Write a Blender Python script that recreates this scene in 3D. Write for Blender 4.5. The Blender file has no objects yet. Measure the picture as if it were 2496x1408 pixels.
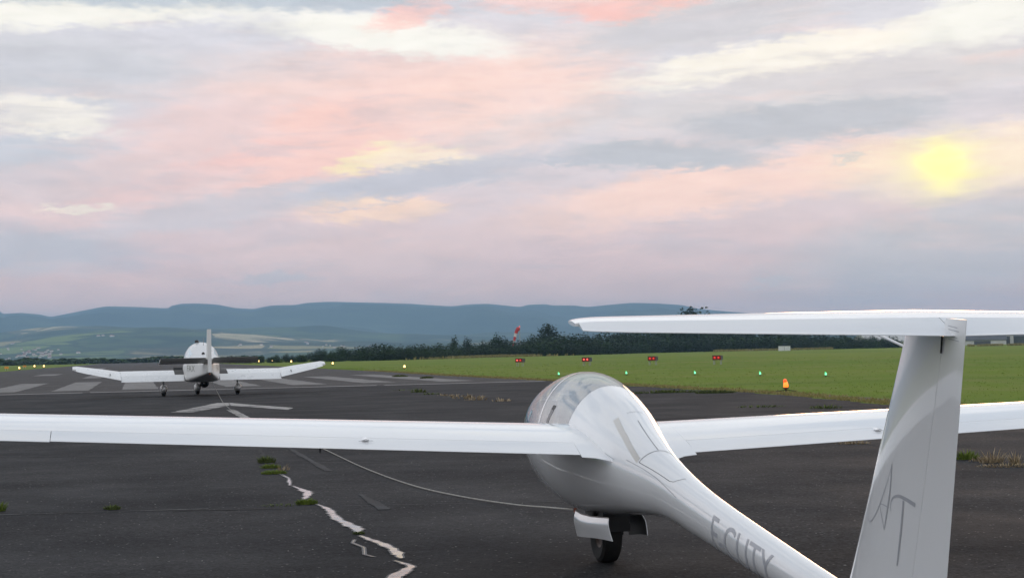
import bpy, math, random
from math import sin, cos, pi, radians, sqrt, atan, atan2, exp
from mathutils import Matrix, Vector, noise as mnoise

rnd = random.Random(7)
scene = bpy.context.scene
COL = scene.collection

# ------------------------------------------------------------------ camera
CAM_H, FPX, CX, CY = 1.3284, 4000.0, 1248.0, 704.0
HOR, ROLL = 857.1, -0.021
_p = atan((HOR - CY) / FPX)
FW = Vector((0, cos(_p), sin(_p)))
_r0 = Vector((1, 0, 0)); _u0 = _r0.cross(FW)
RT = (_r0 * cos(ROLL) + _u0 * sin(ROLL)).normalized()
UP = RT.cross(FW).normalized()
cam = bpy.data.cameras.new('camera')
cam.sensor_width = 36.0; cam.sensor_fit = 'HORIZONTAL'
cam.lens = FPX / 2496.0 * 36.0
cam.clip_start = 0.1; cam.clip_end = 40000
camo = bpy.data.objects.new('camera', cam); COL.objects.link(camo)
camo.matrix_world = Matrix(((RT.x, UP.x, -FW.x, 0), (RT.y, UP.y, -FW.y, 0), (RT.z, UP.z, -FW.z, CAM_H), (0, 0, 0, 1)))
scene.camera = camo


def ray(px, py):
    return FW + RT * ((px - CX) / FPX) - UP * ((py - CY) / FPX)


def gp(px, py, z=0.0):
    """point on the level plane z seen at a photograph pixel"""
    d = ray(px, py); t = (z - CAM_H) / d.z
    return Vector((0, 0, CAM_H)) + d * t


def at(px, py, dist):
    """point at a horizontal distance (metres)"""
    d = ray(px, py); t = dist / sqrt(d.x * d.x + d.y * d.y)
    return Vector((0, 0, CAM_H)) + d * t


def lin(c):
    return tuple(((v / 255) / 12.92 if v / 255 <= .04045 else ((v / 255 + .055) / 1.055) ** 2.4) for v in c[:3])


# ------------------------------------------------------------------ world
SUN_AZ, SUN_EL = radians(14.9), radians(5.9)
world = bpy.data.worlds.new('World'); scene.world = world; world.use_nodes = True
wt = world.node_tree; wt.nodes.clear()


class NT:
    def __init__(s, t): s.t = t
    def n(s, kind, **kw):
        x = s.t.nodes.new(kind)
        for k, v in kw.items(): setattr(x, k, v)
        return x
    def put(s, sock, v):
        if isinstance(v, bpy.types.NodeSocket): s.t.links.new(v, sock)
        elif v is not None: sock.default_value = v
    def math(s, op, a, b=None, c=None, clamp=False):
        x = s.n('ShaderNodeMath', operation=op, use_clamp=clamp)
        s.put(x.inputs[0], a)
        if b is not None: s.put(x.inputs[1], b)
        if c is not None: s.put(x.inputs[2], c)
        return x.outputs[0]
    def vmath(s, op, a, b=None):
        x = s.n('ShaderNodeVectorMath', operation=op)
        s.put(x.inputs[0], a)
        if b is not None: s.put(x.inputs[1], b)
        return x.outputs[0]
    def mix(s, f, a, b, blend='MIX'):
        x = s.n('ShaderNodeMix', data_type='RGBA', blend_type=blend)
        s.put(x.inputs[0], f)
        s.put(x.inputs[6], (*a[:3], 1) if isinstance(a, tuple) else a)
        s.put(x.inputs[7], (*b[:3], 1) if isinstance(b, tuple) else b)
        return x.outputs[2]
    def noise(s, vec, scale, detail=4, rough=.55, dist=0.0, color=False):
        x = s.n('ShaderNodeTexNoise')
        if vec is not None: s.put(x.inputs['Vector'], vec)
        x.inputs['Scale'].default_value = scale; x.inputs['Detail'].default_value = detail
        x.inputs['Roughness'].default_value = rough; x.inputs['Distortion'].default_value = dist
        return x.outputs['Color' if color else 'Fac']
    def ramp(s, v, stops, interp='LINEAR'):
        x = s.n('ShaderNodeValToRGB'); r = x.color_ramp; r.interpolation = interp
        while len(r.elements) < len(stops): r.elements.new(.5)
        for e, (p, c) in zip(r.elements, stops):
            e.position = p; e.color = (*c, 1) if not isinstance(c, (int, float)) else (c, c, c, 1)
        s.put(x.inputs[0], v)
        return x.outputs[0]
    def mapr(s, v, a, b, c=0.0, d=1.0, kind='SMOOTHSTEP'):
        x = s.n('ShaderNodeMapRange', interpolation_type=kind, clamp=True)
        if kind not in ('LINEAR',): pass
        s.put(x.inputs[0], v)
        for i, q in zip((1, 2, 3, 4), (a, b, c, d)): x.inputs[i].default_value = q
        return x.outputs[0]
    def mapping(s, vec, loc=(0, 0, 0), rot=(0, 0, 0), scale=(1, 1, 1), kind='POINT'):
        x = s.n('ShaderNodeMapping', vector_type=kind)
        s.put(x.inputs[0], vec)
        x.inputs[1].default_value = loc; x.inputs[2].default_value = rot; x.inputs[3].default_value = scale
        return x.outputs[0]


W = NT(wt)
tc = W.n('ShaderNodeTexCoord')
sep = W.n('ShaderNodeSeparateXYZ'); wt.links.new(W.vmath('NORMALIZE', tc.outputs['Generated']), sep.inputs[0])
az = W.math('MULTIPLY', W.math('ARCTAN2', sep.outputs[0], sep.outputs[1]), 57.29578)
el = W.math('MULTIPLY', W.math('ARCSINE', sep.outputs[2]), 57.29578)
cmb = W.n('ShaderNodeCombineXYZ'); wt.links.new(az, cmb.inputs[0]); wt.links.new(el, cmb.inputs[1])
ang = cmb.outputs[0]
# streaky cloud warp: noise stretched along the horizon
st = W.mapping(ang, rot=(0, 0, radians(-9)), scale=(.22, .8, 1))
n1 = W.noise(st, .55, 3, .5, .4, color=True)
n2 = W.noise(W.mapping(ang, rot=(0, 0, radians(-6)), scale=(.30, 1.5, 1)), 1.1, 5, .68, 0, color=True)
w1 = W.vmath('MULTIPLY', W.vmath('SUBTRACT', n1, (.5, .5, .5)), (3.6, .75, 0))
w2 = W.vmath('MULTIPLY', W.vmath('SUBTRACT', n2, (.5, .5, .5)), (2.2, .55, 0))
n3 = W.noise(W.mapping(ang, rot=(0, 0, radians(-5)), scale=(.8, 2.6, 1)), 1.6, 4, .65, 0, color=True)
w3 = W.vmath('MULTIPLY', W.vmath('SUBTRACT', n3, (.5, .5, .5)), (2.3, .85, 0))
wuv = W.vmath('ADD', W.vmath('ADD', W.vmath('ADD', ang, w1), w2), w3)
wsep = W.n('ShaderNodeSeparateXYZ'); wt.links.new(W.vmath('ADD', ang, w1), wsep.inputs[0])
base = W.ramp(W.mapr(wsep.outputs[1], -2, 90, 0, 1, 'LINEAR'),
              [(0, lin((234, 194, 182))), (.040, lin((233, 194, 184))), (.058, lin((224, 194, 191))), (.085, lin((220, 204, 205))),
               (.12, lin((213, 207, 211))), (.16, lin((216, 214, 220))), (.22, lin((232, 233, 238))), (.34, lin((242, 245, 250))), (1, lin((168, 182, 206)))])
# broken cloud overhead and behind: cream rifts between blue-grey banks
hid = W.noise(W.mapping(ang, rot=(0, 0, radians(-9)), scale=(.04, .11, 1)), 1.0, 3, .55, .6)
over = W.mapr(el, 12, 20)
base = W.mix(W.math('MULTIPLY', over, W.mapr(hid, .50, .60, 0, .75)), base, lin((176, 190, 208)))
base = W.mix(W.math('MULTIPLY', over, W.mapr(hid, .36, .46, .8, 0)), base, lin((255, 252, 246)))
BL = [  # sky patches: photo-azimuth/elevation, radii, tilt, colour, opacity
    (450, 8, 800, 55, 0, (197, 202, 210), .85), (100, 200, 450, 120, 0, (207, 208, 214), .7),
    (700, 330, 780, 210, 18, (240, 208, 204), .85), (850, 330, 380, 150, 24, (255, 206, 193), .75),
    (480, 430, 330, 40, 18, (247, 200, 192), .7), (900, 190, 650, 100, 0, (239, 215, 210), .5),
    (1250, 230, 420, 160, 14, (255, 218, 206), .75), (250, 60, 520, 50, 3, (247, 245, 238), .95),
    (930, 88, 480, 62, -6, (248, 246, 240), 1.0), (1020, 30, 150, 50, 20, (255, 200, 190), .7),
    (1560, 22, 240, 50, 6, (255, 196, 186), .85), (1330, 8, 210, 40, 0, (248, 205, 198), .7),
    (1750, 60, 480, 80, 8, (209, 206, 210), .8), (1930, 145, 640, 56, 8, (249, 243, 233), 1.0),
    (2400, 80, 320, 80, 10, (245, 244, 238), .95), (2000, 225, 800, 90, 6, (214, 208, 210), .75),
    (1300, 320, 300, 60, 14, (222, 210, 210), .6), (1750, 455, 680, 85, 8, (255, 217, 203), .9), (2000, 302, 360, 62, 2, (194, 197, 204), .95),
    (1620, 378, 330, 48, -3, (194, 197, 204), .95), (1390, 386, 110, 13, 0, (199, 199, 206), .9), (2065, 395, 62, 11, 0, (203, 199, 203), .9),
    (2420, 400, 360, 100, 10, (255, 234, 216), .95), (900, 388, 140, 34, 14, (255, 235, 190), 1.0),
    (1070, 392, 240, 42, -4, (254, 234, 209), .95), (1010, 445, 420, 55, 10, (203, 201, 209), .9),
    (620, 500, 620, 52, 10, (202, 200, 208), .65), (900, 516, 240, 42, 0, (255, 222, 196), .95), (830, 522, 90, 8, 4, (205, 198, 205), .8),
    (150, 302, 220, 70, -8, (243, 237, 230), 1.0), (60, 395, 340, 55, 4, (195, 201, 212), .75), (200, 455, 480, 80, 4, (216, 199, 201), .6),
    (220, 522, 130, 12, 0, (243, 231, 219), .9), (60, 625, 380, 85, 0, (186, 190, 200), .7), (850, 620, 560, 85, 2, (232, 203, 200), .75),
    (670, 680, 125, 20, 0, (194, 190, 196), .7), (2330, 610, 620, 150, 7, (190, 192, 199), .8), (1880, 690, 60, 14, 0, (208, 200, 204), .8),
]
skyc = base
for (x, y, rx, ry, rot, c, op) in BL:
    u0 = (x - CX) / 69.81; v0 = (HOR - .021 * (x - CX) - y) / 69.81
    m = W.mapping(wuv, loc=(u0, v0, 0), rot=(0, 0, radians(rot)), scale=(rx / 69.81, ry / 69.81, 1), kind='TEXTURE')
    g = W.n('ShaderNodeTexGradient', gradient_type='SPHERICAL'); wt.links.new(m, g.inputs[0])
    k = W.mapr(g.outputs['Fac'], .0, .60, 0, op)
    skyc = W.mix(k, skyc, tuple(q * w_ for q, w_ in zip(lin(c), (1.0, .975, .935))))
# thin streaks of grey and of peach drawn through the banks
sk1 = W.noise(W.mapping(ang, rot=(0, 0, radians(-7)), scale=(.16, .95, 1)), 1.0, 5, .6, .5)
sk2 = W.noise(W.mapping(ang, loc=(7, 3, 0), rot=(0, 0, radians(-12)), scale=(.13, .7, 1)), 1.0, 5, .6, .5)
skyc = W.mix(W.mapr(sk1, .50, .68, 0, .38), skyc, lin((190, 185, 191)))
skyc = W.mix(W.mapr(sk2, .52, .70, 0, .28), skyc, lin((255, 212, 196)))
for (x, y, rx, ry, rot, c, op) in ((2000, 302, 380, 58, 2, (186, 185, 190), .9), (1640, 378, 340, 44, -2, (186, 185, 190), .9), (1390, 386, 120, 12, 0, (192, 190, 196), .8), (1010, 446, 430, 46, 10, (194, 190, 197), .8), (500, 2, 900, 55, 0, (188, 194, 202), .9), (1750, 62, 420, 50, 8, (203, 198, 202), .7), (120, 205, 420, 70, 0, (202, 200, 205), .6)):
    m = W.mapping(wuv, loc=((x - CX) / 69.81, (HOR - .021 * (x - CX) - y) / 69.81, 0), rot=(0, 0, radians(rot)), scale=(rx / 69.81, ry / 69.81, 1), kind='TEXTURE')
    g = W.n('ShaderNodeTexGradient', gradient_type='SPHERICAL'); wt.links.new(m, g.inputs[0])
    skyc = W.mix(W.mapr(g.outputs['Fac'], .0, .55, 0, op), skyc, lin(c))
# sun glowing through thin cloud
for (rx, ry, c, op) in ((400, 110, (255, 232, 190), .6), (150, 120, (255, 244, 176), .6), (88, 90, None, 1.0)):
    m = W.mapping(W.vmath('ADD', ang, W.vmath('MULTIPLY', w2, (1.1, 2.4, 0))), loc=((2285 - CX) / 69.81, (HOR - .021 * (2285 - CX) - 418) / 69.81, 0), scale=(rx / 69.81, ry / 69.81, 1), kind='TEXTURE')
    g = W.n('ShaderNodeTexGradient', gradient_type='SPHERICAL'); wt.links.new(m, g.inputs[0])
    skyc = W.mix(W.mapr(g.outputs['Fac'], .0, .8 if c else .85, 0, op), skyc, lin(c) if c else (1.25, 1.12, .36))
fine = W.noise(W.mapping(ang, rot=(0, 0, radians(-8)), scale=(.45, 1.9, 1)), .9, 6, .64, .3)
skyc = W.mix(1.0, skyc, W.ramp(fine, [(.25, .90), (.75, 1.09)]), 'MULTIPLY')
# sky brightened low down to offset the haze and light the fin
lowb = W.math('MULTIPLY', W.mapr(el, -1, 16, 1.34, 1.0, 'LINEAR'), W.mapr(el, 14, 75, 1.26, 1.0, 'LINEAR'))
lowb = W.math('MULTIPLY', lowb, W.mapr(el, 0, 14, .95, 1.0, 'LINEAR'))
restc = W.mix(1.0, W.mix(1.0, W.mix(W.mapr(el, 2, 18, .65, 0), base, lin((240, 236, 234))), W.mapr(el, 8, 50, 1.36, 1.0), 'MULTIPLY'), lowb, 'MULTIPLY')  # sky out of view lifted further as added side light for fin and belly
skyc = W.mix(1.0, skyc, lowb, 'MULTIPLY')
nish = W.n('ShaderNodeTexSky', sky_type='NISHITA', sun_disc=False)
nish.sun_elevation = SUN_EL; nish.sun_rotation = SUN_AZ
bgf = W.n('ShaderNodeBackground'); wt.links.new(skyc, bgf.inputs[0]); bgf.inputs[1].default_value = .925
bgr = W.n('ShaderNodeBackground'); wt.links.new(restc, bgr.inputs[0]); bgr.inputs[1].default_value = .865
# the evening side carries the coloured cloud; it fades into the brightened deck out of view
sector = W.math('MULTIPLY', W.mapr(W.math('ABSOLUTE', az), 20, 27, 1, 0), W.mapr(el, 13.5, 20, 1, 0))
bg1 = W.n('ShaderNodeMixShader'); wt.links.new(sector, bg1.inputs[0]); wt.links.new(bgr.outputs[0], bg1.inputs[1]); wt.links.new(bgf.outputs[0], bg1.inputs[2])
bg2 = W.n('ShaderNodeBackground'); wt.links.new(nish.outputs[0], bg2.inputs[0]); bg2.inputs[1].default_value = 0.05
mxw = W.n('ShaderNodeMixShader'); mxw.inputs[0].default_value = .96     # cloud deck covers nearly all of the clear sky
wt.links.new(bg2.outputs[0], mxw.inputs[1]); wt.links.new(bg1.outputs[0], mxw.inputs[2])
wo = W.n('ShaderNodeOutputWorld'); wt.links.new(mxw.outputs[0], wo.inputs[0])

# sun behind the cloud, low and ahead to the right
sl = bpy.data.lights.new('sun', 'SUN'); sl.energy = 0.26; sl.angle = radians(12); sl.color = (1, .58, .30)
so = bpy.data.objects.new('sun', sl); COL.objects.link(so)
sd = Vector((sin(SUN_AZ) * cos(SUN_EL), cos(SUN_AZ) * cos(SUN_EL), sin(SUN_EL)))
so.rotation_euler = sd.to_track_quat('Z', 'Y').to_euler(); so.location = (30, 100, 60)

scene.view_settings.view_transform = 'Standard'; scene.view_settings.look = 'None'
scene.view_settings.exposure = 0.0; scene.view_settings.gamma = 1.0; scene.view_settings.use_curve_mapping = False
scene.render.engine = 'CYCLES'
scene.cycles.use_denoising = True
scene.cycles.max_bounces = 6; scene.cycles.diffuse_bounces = 3; scene.cycles.glossy_bounces = 3; scene.cycles.transparent_max_bounces = 12; scene.cycles.volume_bounces = 2
scene.cycles.caustics_reflective = False; scene.cycles.caustics_refractive = False

# ------------------------------------------------------------------ helpers
def mesh(name, verts, faces, mats=None, fmat=None, smooth=True, angle=35):
    me = bpy.data.meshes.new(name)
    me.from_pydata([tuple(v) for v in verts], [], faces)
    for m in (mats if isinstance(mats, (list, tuple)) else [mats]):
        if m: me.materials.append(m)
    if fmat: me.polygons.foreach_set('material_index', fmat)
    me.validate()
    if smooth:
        me.polygons.foreach_set('use_smooth', [True] * len(me.polygons))
        if angle: me.set_sharp_from_angle(angle=radians(angle))
    me.update()
    return me


def obj(name, me, parent=None, loc=None, rotz=None):
    o = bpy.data.objects.new(name, me); COL.objects.link(o)
    if parent: o.parent = parent
    if loc is not None: o.location = loc
    if rotz is not None: o.rotation_euler = (0, 0, rotz)
    return o


def tag(o, label=None, cat=None, group=None, kind=None):
    if label: o['label'] = label
    if cat: o['category'] = cat
    if group: o['group'] = group
    if kind: o['kind'] = kind
    return o


def thing(name, label, cat, loc=(0, 0, 0), rotz=0, group=None):
    o = bpy.data.objects.new(name, None); COL.objects.link(o)
    o.empty_display_size = .2
    o.location = loc; o.rotation_euler = (0, 0, rotz)
    return tag(o, label, cat, group)


class MB:
    """collects simple shapes into one mesh"""
    def __init__(s): s.v = []; s.f = []; s.m = []
    def add(s, v, f, mi=0):
        o = len(s.v); s.v += [tuple(q) for q in v]; s.f += [tuple(i + o for i in q) for q in f]; s.m += [mi] * len(f); return s
    def box(s, c, d, mi=0, rot=None, taper=1.0):
        vs = []
        for z in (-1, 1):
            k = taper if z > 0 else 1.0
            for x, y in ((-1, -1), (1, -1), (1, 1), (-1, 1)):
                q = Vector((x * d[0] / 2 * k, y * d[1] / 2 * k, z * d[2] / 2))
                if rot: q = rot @ q
                vs.append(q + Vector(c))
        return s.add(vs, [(3, 2, 1, 0), (4, 5, 6, 7), (0, 1, 5, 4), (1, 2, 6, 5), (2, 3, 7, 6), (3, 0, 4, 7)], mi)
    def tube(s, pts, rads, n=10, mi=0, caps=True):
        pts = [Vector(p) for p in pts]
        if isinstance(rads, (int, float)): rads = [rads] * len(pts)
        vs = []; prev = None
        for i, p in enumerate(pts):
            t = (pts[min(i + 1, len(pts) - 1)] - pts[max(i - 1, 0)]).normalized()
            a = prev - t * prev.dot(t) if prev is not None else (Vector((0, 0, 1)).cross(t) if abs(t.z) < .9 else Vector((1, 0, 0)).cross(t))
            a.normalize(); prev = a; b = t.cross(a)
            for k in range(n):
                h = 2 * pi * k / n; vs.append(p + (a * cos(h) + b * sin(h)) * rads[i])
        f = []
        for i in range(len(pts) - 1):
            for k in range(n):
                f.append((i * n + k, i * n + (k + 1) % n, (i + 1) * n + (k + 1) % n, (i + 1) * n + k))
        if caps: f.append(tuple(reversed(range(n)))); f.append(tuple(range((len(pts) - 1) * n, len(pts) * n)))
        return s.add(vs, f, mi)
    def lathe(s, prof, axis='Z', c=(0, 0, 0), n=24, mi=0):
        """prof: (radius, height) pairs"""
        vs = []
        for r, h in prof:
            for k in range(n):
                t = 2 * pi * k / n; x, y = r * cos(t), r * sin(t)
                q = {'Z': (x, y, h), 'Y': (x, h, y), 'X': (h, x, y)}[axis]
                vs.append(Vector(q) + Vector(c))
        f = []
        for i in range(len(prof) - 1):
            for k in range(n): f.append((i * n + k, i * n + (k + 1) % n, (i + 1) * n + (k + 1) % n, (i + 1) * n + k))
        return s.add(vs, f, mi)
    def build(s, name, mats, parent=None, loc=None, rotz=None, smooth=True, angle=35):
        return obj(name, mesh(name, s.v, s.f, mats, s.m, smooth, angle), parent, loc, rotz)


def loft(rings, closed=True, cap=True):
    n = len(rings[0]); v = [q for r in rings for q in r]; f = []
    for i in range(len(rings) - 1):
        for k in range(n if closed else n - 1):
            f.append((i * n + k, i * n + (k + 1) % n, (i + 1) * n + (k + 1) % n, (i + 1) * n + k))
    if cap and closed:
        f.append(tuple(reversed(range(n)))); f.append(tuple(range((len(rings) - 1) * n, len(rings) * n)))
    return v, f


# ------------------------------------------------------------------ materials
def mat(name, color=(.5, .5, .5), rough=.5, metal=0.0, spec=.5, coat=0.0, emit=None, estr=0.0, sheen=None):
    m = bpy.data.materials.new(name); m.use_nodes = True
    b = m.node_tree.nodes['Principled BSDF']
    b.inputs['Base Color'].default_value = (*color, 1); b.inputs['Roughness'].default_value = rough
    b.inputs['Metallic'].default_value = metal; b.inputs['Specular IOR Level'].default_value = spec
    b.inputs['Coat Weight'].default_value = coat; b.inputs['Coat Roughness'].default_value = .04
    if emit: b.inputs['Emission Color'].default_value = (*emit, 1); b.inputs['Emission Strength'].default_value = estr
    return m


def nodes(m):
    t = NT(m.node_tree); return t, m.node_tree.nodes['Principled BSDF']


def dirty(m, c1, c2, scale=3.0, lo=.4, hi=.75, bump=0.0, bscale=80, rvar=None):
    """noise-mottled version of a flat material"""
    t, b = nodes(m)
    co = t.n('ShaderNodeTexCoord').outputs['Object']
    n = t.noise(co, scale, 6, .6)
    t.put(b.inputs['Base Color'], t.mix(t.mapr(n, lo, hi), c1, c2))
    if rvar: t.put(b.inputs['Roughness'], t.mapr(t.noise(co, scale * 2.3, 5, .6), .3, .7, rvar[0], rvar[1], 'LINEAR'))
    if bump:
        bp = t.n('ShaderNodeBump'); bp.inputs['Strength'].default_value = bump; bp.inputs['Distance'].default_value = .01
        t.put(bp.inputs['Height'], t.noise(co, bscale, 3, .6)); t.put(b.inputs['Normal'], bp.outputs[0])
    return m


M = {}
M['gelcoat'] = dirty(mat('gelcoat', rough=.13, spec=.5, coat=1.0), (.86, .865, .87), (.81, .815, .82), 2.2, .45, .8, rvar=(.10, .2))
M['tow_white'] = dirty(mat('tow_white', rough=.3), (.80, .80, .79), (.76, .76, .75), 1.0, .4, .8, rvar=(.22, .4))
M['tow_cream'] = dirty(mat('tow_cream', rough=.35), (.80, .795, .77), (.75, .74, .71), 1.0, .4, .8, rvar=(.25, .45))
M['line'] = mat('panel_gap', (.13, .13, .14), .7)
M['fine_line'] = mat('fine_gap', (.38, .39, .42), .6)
M['tape'] = dirty(mat('tape', rough=.55), (.70, .675, .63), (.75, .73, .69), 6)
M['letter'] = mat('letter_grey', (.43, .44, .47), .3)
M['letter_dark'] = mat('letter_olive', (.28, .29, .24), .4)
M['rubber'] = dirty(mat('rubber', rough=.75, spec=.3), (.009, .009, .009), (.022, .02, .018), 12)
M['black'] = mat('black_metal', (.015, .015, .016), .45)
M['hub'] = dirty(mat('wheel_hub', rough=.45, metal=.4), (.16, .12, .10), (.07, .05, .045), 25)
M['steel'] = mat('steel', (.35, .35, .36), .35, .8)
M['walk'] = dirty(mat('wing_walk', rough=.9), (.075, .073, .07), (.12, .115, .11), 6)
M['rope'] = dirty(mat('rope', rough=.85), (.42, .40, .36), (.30, .28, .25), 20)
M['ring_red'] = dirty(mat('ring_paint', rough=.5), (.35, .08, .03), (.16, .05, .03), 30)
M['seat'] = dirty(mat('seat_fabric', rough=.9), (.05, .05, .06), (.09, .09, .10), 8)
M['liner'] = mat('liner', (.10, .105, .115), .8)
M['blue_pane'] = mat('tinted_window', (.12, .30, .34), .12)
M['grey_pane'] = mat('window_glass_dark', (.05, .06, .075), .08)
M['cabinet'] = dirty(mat('cabinet', rough=.5), (.74, .75, .74), (.62, .62, .60), 1.5)
M['post'] = mat('pinkish_post', (.42, .26, .22), .7)
M['papi_body'] = dirty(mat('papi_body', rough=.5), (.012, .012, .013), (.03, .03, .03), 8)
M['pale_metal'] = mat('galvanised', (.40, .41, .40), .45, .5)
M['red_lens'] = mat('red_lens', (.3, .01, .01), .2, emit=(1, .06, .04), estr=.75)
M['red_lens_hot'] = mat('red_lens_hot', (.6, .05, .05), .2, emit=(1, .14, .10), estr=1.3)
M['red_glow'] = mat('red_face', (.10, .004, .004), .3, emit=(1, .03, .02), estr=.06)
M['green_lens'] = mat('green_lens', (.05, .5, .2), .2, emit=(.22, 1, .48), estr=1.7)
M['green_side'] = mat('green_side', (.05, .3, .1), .3, emit=(.10, .8, .25), estr=1.0)
M['amber_lens'] = mat('amber_lens', (.8, .4, .05), .2, emit=(1, .62, .22), estr=4.5)
M['orange_lens'] = mat('orange_lens', (.8, .3, .03), .2, emit=(1, .17, .02), estr=1.9)
M['orange_side'] = mat('orange_side', (.8, .12, .02), .3, emit=(1, .08, .01), estr=1.2)
M['marker'] = mat('marker_orange', (.75, .30, .04), .6)
M['sock_red'] = mat('sock_red', (.62, .045, .04), .8)
M['sock_white'] = mat('sock_white', (.72, .66, .62), .8)
M['far_roof'] = dirty(mat('far_roof', rough=.8), (.33, .17, .13), (.42, .26, .2), .05)
M['far_wall'] = dirty(mat('far_wall', rough=.8), (.72, .68, .62), (.60, .56, .5), .05)
M['hangar_wall'] = dirty(mat('hangar_wall', rough=.6), (.62, .60, .58), (.5, .48, .46), .3)
M['hangar_roof'] = dirty(mat('hangar_roof', rough=.6), (.60, .59, .58), (.48, .47, .46), .2)
M['hangar_dark'] = dirty(mat('hangar_dark', rough=.6), (.06, .06, .07), (.10, .10, .11), .3)
M['polytunnel'] = dirty(mat('polytunnel_film', rough=.35), (.55, .54, .50), (.45, .43, .38), .3)
M['bark'] = dirty(mat('bark', rough=.95), (.055, .042, .032), (.09, .07, .055), 3, bump=.5, bscale=14)


def leafmat(name, c1, c2, scale=.5):
    m = mat(name, c1, .7, spec=.15); t, b = nodes(m)
    gi = t.n('ShaderNodeNewGeometry')
    co = t.n('ShaderNodeTexCoord').outputs['Object']
    k = t.math('ADD', t.math('MULTIPLY', gi.outputs['Random Per Island'], .55), t.math('MULTIPLY', t.noise(co, scale, 3), .55))
    t.put(b.inputs['Base Color'], t.mix(t.mapr(k, .25, .85), c1, c2))
    return m


M['leaf_a'] = leafmat('foliage_dark', (.009, .020, .009), (.028, .054, .018))
M['leaf_b'] = leafmat('foliage_mid', (.015, .034, .011), (.042, .078, .022))
M['leaf_c'] = leafmat('foliage_oak', (.009, .020, .009), (.024, .045, .017))
M['weed_green'] = leafmat('weed_green', (.10, .16, .022), (.20, .25, .05), 8)
M['weed_dark'] = leafmat('weed_dark', (.075, .105, .028), (.13, .16, .05), 8)
M['weed_dry'] = leafmat('weed_dry', (.24, .18, .10), (.44, .35, .23), 8)
M['grass_blade'] = leafmat('grass_blade', (.14, .215, .028), (.22, .28, .055), .2)
M['grass_dry'] = leafmat('dry_grass', (.22, .19, .06), (.34, .29, .12), .2)

# grass field
m = mat('airfield_grass', rough=.95, spec=.1); t, b = nodes(m); M['grass'] = m
pos = t.n('ShaderNodeNewGeometry').outputs['Position']
big = t.noise(t.mapping(pos, scale=(.035, .012, .03)), 1.0, 6, .6, .4)
mid = t.noise(t.mapping(pos, scale=(.35, .12, .3)), 1.0, 5, .65)
fin = t.noise(pos, 3.5, 6, .7)
c = t.mix(t.mapr(big, .35, .68), (.122, .200, .016), (.180, .228, .026))
c = t.mix(t.mapr(mid, .42, .75, 0, .8), c, (.205, .215, .060))
c = t.mix(t.mapr(fin, .45, .75, 0, .32), c, (.085, .140, .014))
c = t.mix(t.mapr(t.noise(t.mapping(pos, scale=(.012, .05, .03)), 1.0, 4, .6), .55, .72, 0, .7), c, (.25, .215, .075))
c = t.mix(t.mapr(t.noise(t.mapping(pos, loc=(5, 9, 0), scale=(.02, .16, .03)), 1.0, 4, .6), .50, .66, 0, .55), c, (.085, .150, .014))
t.put(b.inputs['Base Color'], c)
bp = t.n('ShaderNodeBump'); bp.inputs['Strength'].default_value = 1.0; bp.inputs['Distance'].default_value = .05
t.put(bp.inputs['Height'], t.noise(pos, 2.2, 6, .75)); t.put(b.inputs['Normal'], bp.outputs[0])

# asphalt
def asphalt(name, c1, c2, patchc, grain=1.0, joints=True):
    m = mat(name, rough=.85, spec=.16); t, b = nodes(m)
    pos = t.n('ShaderNodeNewGeometry').outputs['Position']
    rw = t.mapping(pos, rot=(0, 0, -RWY), scale=(1, 1, 1))
    c = t.mix(t.mapr(t.noise(rw, .35, 6, .6, .3), .35, .7), c1, c2)
    stain = t.noise(t.mapping(rw, scale=(.9, .12, 1)), 1.0, 6, .65, .3)
    c = t.mix(t.mapr(stain, .5, .78, 0, .6), c, patchc)
    sp = t.n('ShaderNodeTexVoronoi'); t.put(sp.inputs['Vector'], pos); sp.inputs['Scale'].default_value = 52
    sc = t.n('ShaderNodeSeparateColor'); t.put(sc.inputs[0], sp.outputs['Color'])
    tone = t.mapr(sc.outputs[0], 0, 1, .45, 1.6, 'LINEAR')
    c = t.mix(1.0, c, tone, 'MULTIPLY')
    pale = t.math('MULTIPLY', t.math('GREATER_THAN', sc.outputs[1], .985), t.math('LESS_THAN', sp.outputs['Distance'], .45))
    c = t.mix(t.math('MULTIPLY', pale, .55), c, (.30, .29, .28))
    gr = t.noise(pos, 38, 5, .75)
    c = t.mix(1.0, c, t.ramp(t.noise(pos, 7, 6, .72), [(.32, .70), (.68, 1.28)]), 'MULTIPLY')
    c = t.mix(1.0, c, t.ramp(gr, [(.3, .5), (.72, 1.5)]), 'MULTIPLY')
    t.put(b.inputs['Base Color'], c)
    t.put(b.inputs['Roughness'], t.mapr(t.noise(rw, .5, 5, .6), .3, .7, .70, .95, 'LINEAR'))
    bp = t.n('ShaderNodeBump'); bp.inputs['Strength'].default_value = .6 * grain; bp.inputs['Distance'].default_value = .006
    t.put(bp.inputs['Height'], t.math('ADD', gr, sp.outputs['Distance'])); t.put(b.inputs['Normal'], bp.outputs[0])
    return m


RWY = atan(918 / 4000.0)
RD = Vector((-sin(RWY), cos(RWY), 0)); RN = Vector((cos(RWY), sin(RWY), 0))
M['asphalt'] = asphalt('apron_asphalt', (.0140, .0144, .0166), (.032, .0312, .0325), (.0105, .0108, .0122))
M['runway'] = asphalt('runway_asphalt', (.058, .053, .052), (.082, .075, .072), (.044, .041, .041))

# worn paint: white where it survives, asphalt where it has flaked
def paint(name, col, wear_lo, wear_hi, under=(.045, .042, .042)):
    m = mat(name, rough=.8, spec=.3); t, b = nodes(m)
    pos = t.n('ShaderNodeNewGeometry').outputs['Position']
    w = t.math('ADD', t.math('MULTIPLY', t.noise(pos, .9, 5, .65), .6), t.math('MULTIPLY', t.noise(pos, 9, 5, .7), .4))
    c = t.mix(t.mapr(w, wear_lo, wear_hi), col, under)
    t.put(b.inputs['Base Color'], c); return m


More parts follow.
